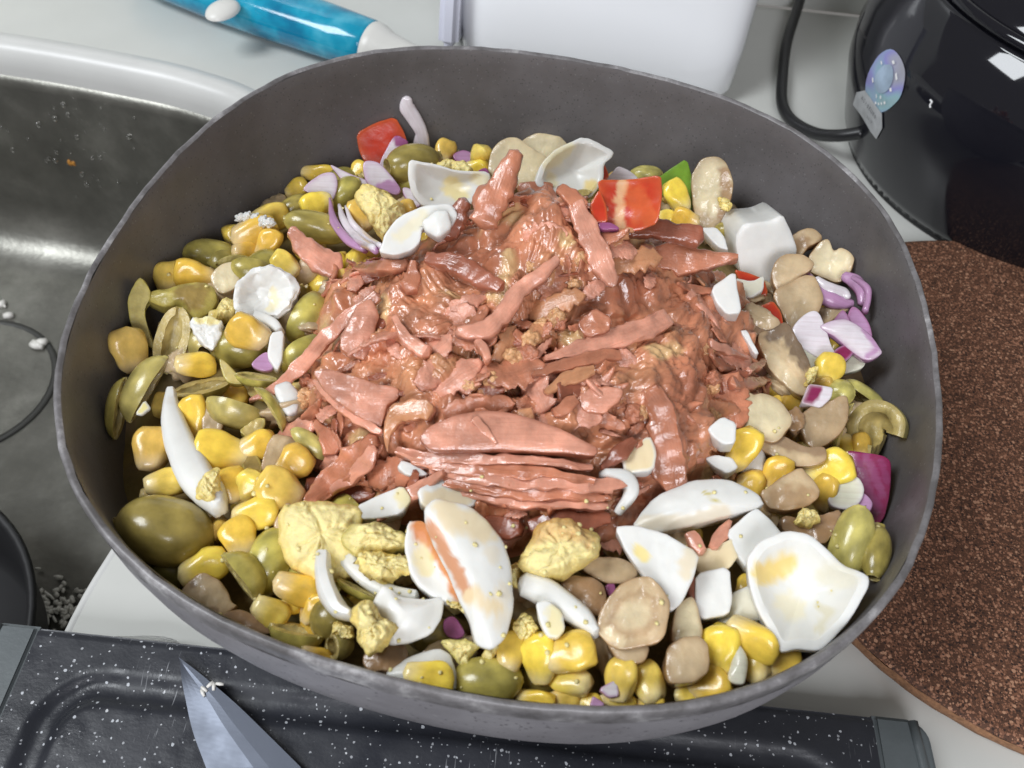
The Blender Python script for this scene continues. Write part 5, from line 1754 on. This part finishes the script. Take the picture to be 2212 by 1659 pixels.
# ------------------------------------------------------------------ mushrooms
G_M = 'mushroom pieces in the salad'
MU = lambda label, r, pts, top='mush', edge='musht', **k: pad('mushroom_piece', 'mushroom', label, r, pts, 'mush', C_[top], C_[edge], group=G_M, **{**dict(th=6, dome=.2, lift=4, nz=(.45, 190), er=.45), **{a: (b * .15 if a == 'dome' else b) for a, b in k.items()}})
MU('large pale mushroom half at the back left of the egg cup', 'B', [(1150, 1000), (1210, 920), (1300, 908), (1400, 970), (1482, 1040), (1450, 1150), (1400, 1212), (1300, 1200), (1200, 1170), (1140, 1100)], 'mushl', 'mush', lift=6, w=.2, dome=2.5)
MU('greenish pale mushroom cap behind the large half', 'B', [(1340, 930), (1400, 882), (1480, 868), (1560, 890), (1612, 945), (1560, 1000), (1500, 1032), (1430, 985)], 'mushl', 'mush', lift=5, w=.2, dome=2)
MU('tall oval mushroom slice standing at the right back', '.', [(1500, 440), (1497, 395), (1510, 360), (1540, 347), (1565, 360), (1577, 400), (1572, 445), (1555, 480), (1535, 493), (1512, 478)], 'mushl', 'musht', th=9, dome=1, lift=8, w=.1, seg=60, stains=[ST([(1562, 375), (1570, 440), (1550, 480)], 14, 'musht', .9), ST([(1505, 460), (1540, 488)], 14, 'mush', .9)])
MU('mushroom slice with brown gills right of the large egg cube', 'C', [(640, 1650), (680, 1570), (780, 1495), (860, 1500), (895, 1560), (820, 1600), (760, 1659), (700, 1680)], 'mush', 'musht', lift=5, stains=[ST([(690, 1640), (790, 1570)], 50, 'musht', .8)])
MU('split cream mushroom cap at the right back wall', '.', [(1748, 565), (1770, 530), (1790, 525), (1800, 545), (1815, 540), (1838, 558), (1832, 590), (1808, 610), (1780, 600), (1755, 588)], 'mushl', 'musht', lift=7, w=.25)
MU('smooth tan mushroom half below the egg cube at the right', 'F', [(600, 150), (640, 70), (740, 45), (830, 82), (840, 130), (760, 190), (700, 250), (640, 270), (605, 220)], 'mush', 'musht', lift=7, dome=2.5)
MU('wide smooth mushroom cap behind the white onion at the right', 'F', [(620, 295), (720, 225), (840, 192), (897, 280), (885, 400), (790, 470), (720, 530), (665, 410)], 'mush', 'musht', lift=4, dome=3)
MU('ragged brown mushroom scrap at the right of the tuna', 'F', [(408, 390), (450, 348), (540, 380), (625, 440), (622, 512), (540, 518), (470, 470), (430, 510)], 'mush', 'mushb', lift=6, sharp=1, nz=(.9, 300), th=4)
MU('mushroom slice with dark gills at the right of the tuna', 'F', [(515, 570), (600, 530), (690, 495), (770, 620), (825, 750), (812, 905), (740, 912), (640, 820), (560, 720)], 'mush', 'musht', lift=6, dome=.5, th=5, stains=[ST([(600, 540), (690, 520), (760, 640), (800, 720)], 75, 'mushd', .85), ST([(580, 700), (720, 880)], 60, 'mushl', .4)])
MU('brown mushroom strip above the dark gilled slice', 'F', [(330, 460), (430, 455), (560, 520), (690, 520), (640, 560), (500, 550), (380, 510)], 'mushb', 'mushd', lift=4, th=4)
MU('round pale mushroom half with a nipple at the right front', 'F', [(370, 1060), (420, 980), (440, 940), (475, 955), (520, 950), (620, 990), (692, 1080), (682, 1150), (600, 1232), (480, 1205), (385, 1140)], 'mushl', 'musht', lift=7, dome=1.5, th=8)
MU('pinkish tan mushroom cap left of the olive wedge', 'F', [(775, 1110), (850, 1015), (960, 985), (1055, 958), (1065, 1060), (1012, 1180), (900, 1262), (830, 1235)], 'mush', 'musht', lift=7, dome=1.5, stains=[ST([(860, 1060), (1000, 1050), (900, 1200)], 120, 'musht', .35)])
MU('torn mushroom shreds between the two caps at the right', 'F', [(690, 1060), (740, 1020), (800, 1060), (790, 1130), (740, 1200), (690, 1140)], 'musht', 'mushb', lift=5, sharp=1, nz=(.8, 320))
MU('dark-gilled mushroom slice below the round pale half', 'F', [(508, 1250), (640, 1205), (790, 1265), (905, 1275), (915, 1350), (780, 1385), (640, 1345)], 'mush', 'musht', lift=8, th=5, stains=[ST([(600, 1230), (760, 1260), (900, 1290)], 55, 'mushb', .8)])
MU('angular tan mushroom chunk at the right front', 'F', [(525, 1565), (620, 1500), (760, 1408), (832, 1470), (885, 1570), (800, 1650), (680, 1670), (570, 1650)], 'mush', 'musht', lift=8, sharp=1, dome=2, stains=[ST([(640, 1600), (800, 1600)], 90, 'musht', .7)])
MU('greyish mushroom mush under the yolk crumb', 'I', [(670, 60), (760, 80), (900, 60), (1000, 40), (1010, 100), (930, 220), (830, 190), (690, 180)], 'musht', 'mushb', lift=6, nz=(.8, 260), dome=2)
MU('round pinkish mushroom cylinder at the front', 'H', [(1840, 725), (1890, 610), (1990, 500), (2130, 470), (2212, 540), (2250, 660), (2212, 820), (2100, 875), (1950, 880), (1860, 810)], 'mush', 'musht', lift=9, th=11, dome=.6, w=.2, stains=[ST([(1890, 740), (1960, 600), (2080, 540), (2170, 600), (2180, 720), (2110, 800), (1980, 820), (1890, 740)], 26, 'musht', .55), ST([(2030, 680), (2060, 690)], 90, 'mushl', .5), ST([(1880, 800), (1960, 850)], 40, 'eggst', .7)])
MU('brown stringy mushroom lump behind the pinkish cylinder', 'H', [(1600, 470), (1720, 440), (1830, 500), (1860, 620), (1800, 680), (1690, 600), (1610, 560)], 'musht', 'mushb', lift=5, dome=2, nz=(.6, 220))
MU('tan mushroom bit with brown edge behind the cylinder', 'H', [(1700, 350), (1820, 330), (1980, 340), (2060, 430), (1930, 480), (1780, 430)], 'mush', 'mushb', lift=5, dome=2)
MU('pinkish mushroom stub below the cylinder', 'H', [(1890, 850), (2000, 870), (2130, 880), (2100, 980), (1990, 985), (1920, 930)], 'mush', 'musht', lift=6, dome=2)
MU('cream mushroom stem standing at the front right', 'I', [(0, 640), (60, 590), (110, 640), (135, 760), (120, 860), (40, 870), (-40, 850), (-40, 740)], 'mushl', 'musht', lift=6, dome=2)
MU('smooth tan mushroom stem end at the front right', 'I', [(-60, 900), (20, 855), (110, 850), (165, 920), (165, 1040), (80, 1110), (-40, 1120), (-90, 1010)], 'mush', 'musht', lift=6, dome=3, th=8)
MU('grey mushroom scrap at the front left of the pointed egg', 'H', [(335, 950), (420, 900), (500, 858), (585, 900), (560, 1000), (420, 1050), (340, 1010)], 'musht', 'mushb', lift=4, nz=(.7, 240), dome=2)
MU('pale mushroom slice with spots at the lower left wall', 'G', [(1180, 555), (1290, 440), (1400, 470), (1480, 600), (1510, 630), (1400, 695), (1320, 640), (1220, 600)], 'mush', 'musht', lift=2, stains=[ST([(1370, 660), (1380, 665)], 30, 'mushb', .9), ST([(1240, 500), (1245, 510)], 25, 'mushb', .7)])
MU('dim mushroom slice at the front left rim', 'G', [(1430, 705), (1550, 662), (1680, 720), (1725, 800), (1600, 780), (1500, 740)], 'musht', 'mushb', lift=1)
MU('beige mushroom chip beside the whole olive at the left back', 'D', [(1365, 180), (1450, 100), (1540, 110), (1520, 240), (1420, 275)], 'mushl', 'mush', lift=3)
MU('beige mushroom chip beside the upright bright kernel', 'D', [(1308, 1040), (1380, 1005), (1435, 1120), (1385, 1195), (1310, 1180)], 'mush', 'musht', lift=4)
MU('beige mushroom slab left of the yellow cube-like kernel', 'D', [(1690, 1390), (1755, 1200), (1895, 1240), (1810, 1330), (1740, 1420)], 'mush', 'musht', lift=2)
MU('beige mushroom sliver in front of the red pepper at the back left', 'B', [(430, 790), (520, 850), (575, 905), (500, 960), (450, 1015), (405, 1020), (415, 900)], 'mush', 'musht', lift=9, th=3, w=.2, dome=.4)
MU('cream mushroom scrap left of the split strip of tuna', 'G', [(1770, 110), (1800, 40), (1850, -20), (1880, 40), (1840, 130), (1790, 150)], 'mush', 'musht', lift=4)
MU('brown mushroom scrap under the pinkish cap at the right', 'F', [(890, 380), (1000, 370), (1060, 360), (1080, 390), (1000, 440), (930, 490)], 'mush', 'mushb', lift=4, sharp=1, th=4)

# ------------------------------------------------------------------ onion
G_O = 'red onion pieces in the salad'
ON = lambda label, r, pts, top='onw', edge='onl', **k: pad('onion_piece', 'onion', label, r, pts, 'onion', C_[top], C_[edge], group=G_O, **{**dict(th=2.6, lift=5, nz=(.2, 170)), **k})
OS = lambda label, r, pts, wds, top='onw', edge='onl', **k: strip('onion_piece', 'onion', label, r, pts, wds, 'onion', C_[top], C_[edge], group=G_O, **{**dict(th=2.4, lift=5, nz=(.2, 170)), **k})
OS('translucent onion strip standing up against the back wall', 'B', [(598, 630), (600, 690), (650, 770), (690, 850), (690, 930)], [60, 100, 90, 75, 105], 'onw', 'onw', lift=2, w=.1, pl=4, pw=-.5)
ON('white and purple onion chip on the red pepper at the back', 'B', [(520, 885), (570, 900), (595, 930), (530, 1000), (470, 1085), (430, 1060), (470, 960)], lift=8, w=.2, stains=[ST([(545, 900), (590, 930)], 50, 'onp', 1.)])
ON('white onion scrap among the corn at the left back', 'A', [(1960, 1205), (2050, 1130), (2130, 1118), (2157, 1180), (2140, 1262), (2110, 1290), (2060, 1258), (2000, 1240)], lift=6, w=.2)
ON('long translucent onion sliver at the back left', 'B', [(118, 1068), (210, 1112), (332, 1162), (332, 1202), (270, 1232), (190, 1160)], lift=5, w=.2)
ON('onion petal with a purple edge left of the pitted olive', 'B', [(330, 1058), (400, 1048), (455, 1090), (540, 1200), (520, 1242), (440, 1212), (350, 1172)], lift=6, w=.2, stains=[ST([(450, 1210), (530, 1220)], 60, 'onl', 1.)])
for k, (pp, ww, lab, c0) in enumerate((
        ([(105, 1290), (130, 1420), (220, 1540), (330, 1605)], [18, 55, 60, 40], 'outer purple layer of the nested onion slices at the left back', 'onl'),
        ([(165, 1330), (200, 1430), (280, 1530), (390, 1600)], [25, 50, 58, 40], 'middle pink layer of the nested onion slices at the left back', 'onw'),
        ([(210, 1340), (250, 1430), (330, 1520), (440, 1590)], [20, 40, 50, 30], 'inner pale layer of the nested onion slices at the left back', 'onw'))):
    OS(lab, 'B', pp, ww, c0, 'onp' if k == 0 else 'onl', th=3, lift=7 + .4 * k, w=.2)
ON('purple onion scrap right of the pitted olive at the back', 'B', [(900, 1000), (960, 975), (1020, 1000), (1010, 1050), (930, 1045)], 'onl', 'onp', lift=3)
ON('tiny purple onion scrap below the pale kernel at the back', 'B', [(1055, 1105), (1100, 1085), (1120, 1115), (1080, 1130)], 'onp', 'onp', lift=5)
ON('pale onion scrap between yolk chunk and back egg wedge', 'B', [(580, 1215), (640, 1230), (690, 1300), (640, 1330), (590, 1270)], 'onw', 'onl', lift=3)
ON('white folded onion behind the red pepper at the back', 'B', [(1880, 1165), (1925, 1105), (1965, 1078), (2055, 1130), (2050, 1170)], 'onw', 'onw', lift=4, w=.2)
ON('dark purple onion strip under the red pepper', 'B', [(1830, 1440), (1900, 1440), (1950, 1475), (1850, 1480)], 'onp', 'onp', lift=4)
ON('dim purple onion behind the large egg cube', 'C', [(270, 1380), (330, 1345), (365, 1390), (330, 1430)], 'onp', 'onp', lift=2)
OS('curled purple onion slice at the right back wall', 'F', [(825, 165), (880, 250), (980, 315), (1095, 345)], [50, 95, 105, 60], 'onl', 'onp', th=4.5, lift=8, w=.25)
OS('pale inner curl lying in the purple onion slice', 'F', [(880, 180), (960, 240), (1050, 270), (1090, 300)], [40, 75, 75, 40], 'onw', 'onl', th=3, lift=10.5, w=.25)
OS('upper nested onion curl against the right wall', 'F', [(1060, 165), (1130, 200), (1175, 260), (1180, 340)], [60, 90, 80, 60], 'onl', 'onp', th=4, lift=8, w=.25)
OS('outer nested onion curl against the right wall', 'F', [(1110, 175), (1200, 235), (1212, 300), (1190, 390)], [40, 45, 40, 40], 'onl', 'onp', th=4, lift=9, w=.25)
ON('white onion petal in front of the wide mushroom cap', 'F', [(748, 485), (840, 408), (900, 430), (962, 600), (992, 660), (920, 692), (800, 622), (740, 560)], 'onw', 'onw', lift=8, kx=-10)
ON('pink onion tip behind the lilac crescent', 'F', [(990, 460), (1045, 390), (1085, 440), (1080, 470), (1010, 480)], 'onl', 'onp', lift=7)
ON('purple onion petal behind the lilac crescent', 'F', [(1085, 450), (1120, 368), (1200, 450), (1228, 555), (1160, 520)], 'onl', 'onp', lift=8)
ON('shiny lilac onion crescent at the right wall', 'F', [(922, 500), (1060, 458), (1180, 520), (1262, 620), (1272, 662), (1190, 698), (1100, 642), (1000, 560)], 'onw', 'onl', lift=12, th=3.5, dome=1, stains=[ST([(1180, 520), (1265, 630), (1200, 690)], 22, 'onl', .9)])
ON('magenta onion tail under the lilac crescent', 'F', [(990, 660), (1060, 610), (1112, 640), (1085, 690), (1030, 715)], 'onm', 'onl', lift=9)
ON('pale onion block below the lilac crescent', 'F', [(1040, 785), (1080, 710), (1132, 668), (1182, 710), (1165, 755), (1100, 780)], 'ong', 'ong', lift=4, th=4)
ON('magenta and white onion cube right of the gilled mushroom', 'F', [(785, 985), (805, 930), (830, 868), (900, 880), (975, 895), (965, 950), (900, 1010), (840, 995)], 'onm', 'onw', lift=10, th=5, sharp=1, stains=[ST([(960, 900), (930, 960), (890, 1010)], 45, 'onw', 1.)])
ON('large magenta onion petal against the right wall', 'F', [(1060, 1312), (1200, 1312), (1330, 1345), (1345, 1450), (1330, 1580), (1300, 1700), (1250, 1720), (1200, 1620), (1120, 1470)], 'onm', 'onm', lift=4, th=3, w=.2, kx=-9, ky=-5, stains=[ST([(1120, 1330), (1260, 1650)], 45, 'onp', .45), ST([(1200, 1320), (1300, 1560)], 30, 'onp', .5), ST([(1290, 1350), (1330, 1480)], 25, 'onp', .35)])
ON('whitish onion scrap below the ribbed kernel at the right', 'F', [(960, 1600), (1020, 1480), (1120, 1460), (1170, 1540), (1120, 1640), (1020, 1650)], 'ong', 'onw', lift=6, th=4)
ON('lilac onion scrap left of the large magenta petal', 'F', [(1110, 1600), (1170, 1560), (1230, 1620), (1200, 1680), (1120, 1660)], 'onl', 'onl', lift=6)
ON('pink onion scrap at the left edge of the tuna', 'D', [(1620, 730), (1700, 660), (1740, 700), (1740, 760), (1680, 770)], 'onl', 'onl', lift=3)
ON('onion triangle at the front rim on the corn', 'H', [(1830, 1160), (1940, 1092), (1952, 1200), (1890, 1210)], 'onw', 'onl', lift=5, sharp=1)
ON('small onion triangle beside the front rim', 'H', [(1770, 1260), (1790, 1200), (1860, 1250), (1840, 1275)], 'onl', 'onl', lift=4, sharp=1)
ON('purple onion scrap under the large egg wedge', 'H', [(840, 720), (900, 700), (960, 790), (920, 830), (850, 800)], 'onp', 'onp', lift=3)
ON('pale green onion sliver standing between front right kernels', 'I', [(318, 1085), (345, 960), (372, 880), (435, 965), (425, 1080), (400, 1118)], 'ong', 'ong', lift=7, th=3, dome=1)
ON('purple onion scrap beside the mushroom cylinder', 'H', [(1870, 500), (1920, 480), (1930, 540), (1890, 560)], 'onp', 'onp', lift=5)
ON('large white onion scrap under the onion block at the right', 'F', [(800, 640), (900, 690), (920, 740), (850, 750), (790, 700)], 'ong', 'ong', lift=4)

# ------------------------------------------------------------------ peppers
G_P = 'chopped bell pepper pieces'
PE = lambda label, r, pts, top='red', edge='redl', **k: pad('pepper_piece', 'bell pepper', label, r, pts, 'pepper', C_[top], C_[edge], group=G_P, **{**dict(th=5, lift=5, nz=(.2, 150), sharp=1, w=.2), **k})
PE('red pepper square at the back left under the onion chip', 'B', [(288, 862), (400, 800), (512, 768), (565, 850), (590, 930), (500, 1000), (430, 1055), (350, 1060), (308, 980)], th=5, lift=6, w=.1)
rp = PE('red pepper piece with a pale rib right of the egg cup', 'B', [(1840, 1172), (2010, 1172), (2205, 1145), (2215, 1250), (2192, 1422), (2080, 1468), (1940, 1472), (1860, 1420), (1850, 1280)], th=5, lift=7, w=.1, kx=14, stains=[ST([(1975, 1190), (1960, 1300), (1965, 1460)], 42, 'redp', .95), ST([(2060, 1260), (2120, 1380)], 90, 'redl', .6)])
PE('red pepper strip behind the pale-ribbed piece', 'B', [(1830, 1050), (1860, 1060), (1890, 1135), (1850, 1180), (1820, 1170)], lift=5)
PE('red pepper corner between tuna and the pale-ribbed piece', 'B', [(1770, 1330), (1830, 1230), (1870, 1330), (1880, 1430), (1800, 1430)], lift=3)
PE('small red pepper bit at the right behind the mushroom scrap', 'F', [(520, 365), (600, 330), (650, 400), (665, 490), (620, 480), (570, 420)], lift=4)
PE('dark red pepper bit beside the square egg slab', 'F', [(360, 130), (440, 150), (540, 190), (560, 280), (500, 300), (400, 210)], lift=1)
PE('red pepper scrap below the square egg slab', 'F', [(300, 430), (380, 410), (420, 440), (340, 470)], lift=2)
PE('bright green pepper piece at the right back', '.', [(1420, 392), (1450, 370), (1480, 350), (1494, 395), (1497, 445), (1480, 455), (1460, 420), (1425, 425)], 'grn', 'grn', lift=6)

# ------------------------------------------------------------------ pieces buried between the others
rnd = random.Random(21)
lab_f = {'corn': ('corn kernel half buried between the larger salad pieces', 'corn', 'half buried corn kernels'),
         'olive': ('olive scrap half buried between the larger salad pieces', 'olive', 'half buried olive scraps'),
         'mush': ('mushroom scrap half buried between the larger salad pieces', 'mushroom', 'half buried mushroom scraps')}
n_f = 0
tries = 0
while n_f < 330 and tries < 2000:
    tries += 1
    th, q = rnd.uniform(-math.pi, math.pi), rnd.random() ** .5 * .94
    x, y = rim_r(th) * .95 * q * math.cos(th), rim_r(th) * .95 * q * math.sin(th)
    if mound_q(x, y) < .93: continue
    n_f += 1
    P = Vector((x, y, bed(x, y) - rnd.uniform(.001, .0045)))
    Q = Matrix.Rotation(rnd.uniform(0, 6.28), 3, 'Z') @ Matrix.Rotation(rnd.uniform(-.6, .6), 3, 'Y') @ Matrix.Rotation(rnd.uniform(0, 6.28), 3, 'X')
    kd = 'corn' if rnd.random() < (.5 if y < 0 else .35) else ('olive' if x < .02 and rnd.random() < .7 else 'mush')
    if kd == 'corn':
        o = place(rnd.choice(CORN), 'corn_kernel', P, Q, (rnd.uniform(.009, .011), rnd.uniform(.0075, .009), .006))
    elif kd == 'olive':
        o = place(rnd.choice(OL['half'] + OL['wedge']), 'olive_piece', P, Q, (.018, .018, .018))
    else:
        if 'MS' not in globals():
            MS = []
            for sd in range(4):
                lm = lump_mesh(20 + sd, C_['mush'])
                lm.materials[0] = FM['mush_u']
                MS.append(lm)
        o = place(rnd.choice(MS), 'mushroom_piece', P, Q, (rnd.uniform(.010, .016), rnd.uniform(.009, .012), .006))
    tag(o, lab_f[kd][0], lab_f[kd][1], lab_f[kd][2])
# egg crumbs on the crumb-topped kernel
EC = lump_mesh(9, C_['egg'])
EC.materials[0] = FM['crumb']
for wd, x, y in (('leftmost', 1545, 1400), ('second from the left', 1590, 1395), ('middle', 1640, 1405), ('fourth from the left', 1690, 1420), ('rightmost', 1725, 1430)):
    P = hit(Z('A', (x, y)), .0105)
    o = place(EC, 'egg_crumb', P, frame(P, rnd.uniform(0, 90), 20, 30), (.0042, .0034, .003))
    tag(o, wd + ' of the white egg crumbs on the large kernel', 'egg', 'egg crumbs on the large kernel')

# buried pieces: drop those nothing can be seen of, and name the rest by what they lie beside
bpy.context.view_layer.update()
dg = bpy.context.evaluated_depsgraph_get()
bur = [o for o in COL.objects if str(o.get('group', '')).startswith('half buried')]
mark = [o for o in COL.objects if o.get('category') in ('corn', 'olive', 'egg', 'yolk', 'mushroom', 'onion', 'bell pepper') and o not in bur
        and len(o['label'].split()) <= 11 and 'egg_crumb' not in o.name]
taken = set()
for o in bur:
    vs = [o.matrix_world @ v.co for v in o.data.vertices]
    seen = 0
    for v in vs[::max(1, len(vs) // 60)]:
        d = (v - CAM)
        ok, loc, nn, ix, ob, mm = S.ray_cast(dg, CAM, d.normalized())
        if ok and ob.name == o.name: seen += 1
    if seen < 2:
        bpy.data.objects.remove(o)
        continue
    c0 = o.matrix_world.translation
    kind = {'corn': 'buried kernel beside the ', 'olive': 'buried olive scrap beside the ', 'mushroom': 'buried mushroom scrap beside the '}[o['category']]
    for q in sorted(mark, key=lambda q: (q.matrix_world.translation - c0).length):
        lb = kind + q['label']
        if lb not in taken and len(lb.split()) <= 16:
            taken.add(lb)
            o['label'] = lb
            break
# loose crumbs of yolk and tuna shreds spread over everything
def scatter(name, label, cat, n, col, mk, smin, smax, pick, elong=1.):
    V, F, CL = [], [], []
    bm = bmesh.new()
    bmesh.ops.create_icosphere(bm, subdivisions=1, radius=.5)
    bv = [v.co.copy() for v in bm.verts]
    bf = [tuple(v.index for v in f.verts) for f in bm.faces]
    bm.free()
    dg = bpy.context.evaluated_depsgraph_get()
    for i in range(n):
        x, y = pick()
        ok, loc, nn, ix, ob, mm = S.ray_cast(dg, Vector((x, y, .2)), Vector((0, 0, -1)))
        if not ok or loc.z < .03: continue
        s = rnd.uniform(smin, smax)
        q = Matrix.Rotation(rnd.uniform(0, 6), 3, 'Z') @ Matrix.Rotation(rnd.uniform(-.5, .5), 3, 'Y')
        b0 = len(V)
        for v in bv:
            p = v * (1 + .5 * noise.noise(v * 3 + Vector((i, 0, 0))))
            V.append(loc + nn * s * .2 + q @ Vector((p.x * s * elong, p.y * s, p.z * s * .7)))
            CL.append(np.array(col) * (1 + .2 * noise.noise(v * 2 + Vector((i, 2, 0)))))
        F += [tuple(b0 + k for k in f) for f in bf]
    tag(put(name, mesh(name, V, F, FM[mk], cols=CL)), label, cat, kind='stuff')


def near(pts, sg):
    def f():
        r, x, y = rnd.choice(pts)
        P = hit(Z(r, (x, y)))
        return P.x + rnd.gauss(0, sg), P.y + rnd.gauss(0, sg)
    return f


bpy.context.view_layer.update()
scatter('yolk_crumbs', 'fine yellow yolk crumbs sprinkled over the front of the salad', 'crumbs', 150, C_['yolkl'], 'yolk', .0005, .0015,
        near([('H', 400, 380), ('H', 400, 700), ('H', 200, 800), ('H', 1500, 350), ('H', 700, 450), ('G', 1900, 200), ('H', 1350, 750), ('I', 600, 450), ('I', 830, 60), ('H', 1500, 700), ('B', 450, 1400), ('D', 1450, 420), ('.', 1400, 1200), ('H', 950, 850)], .011))
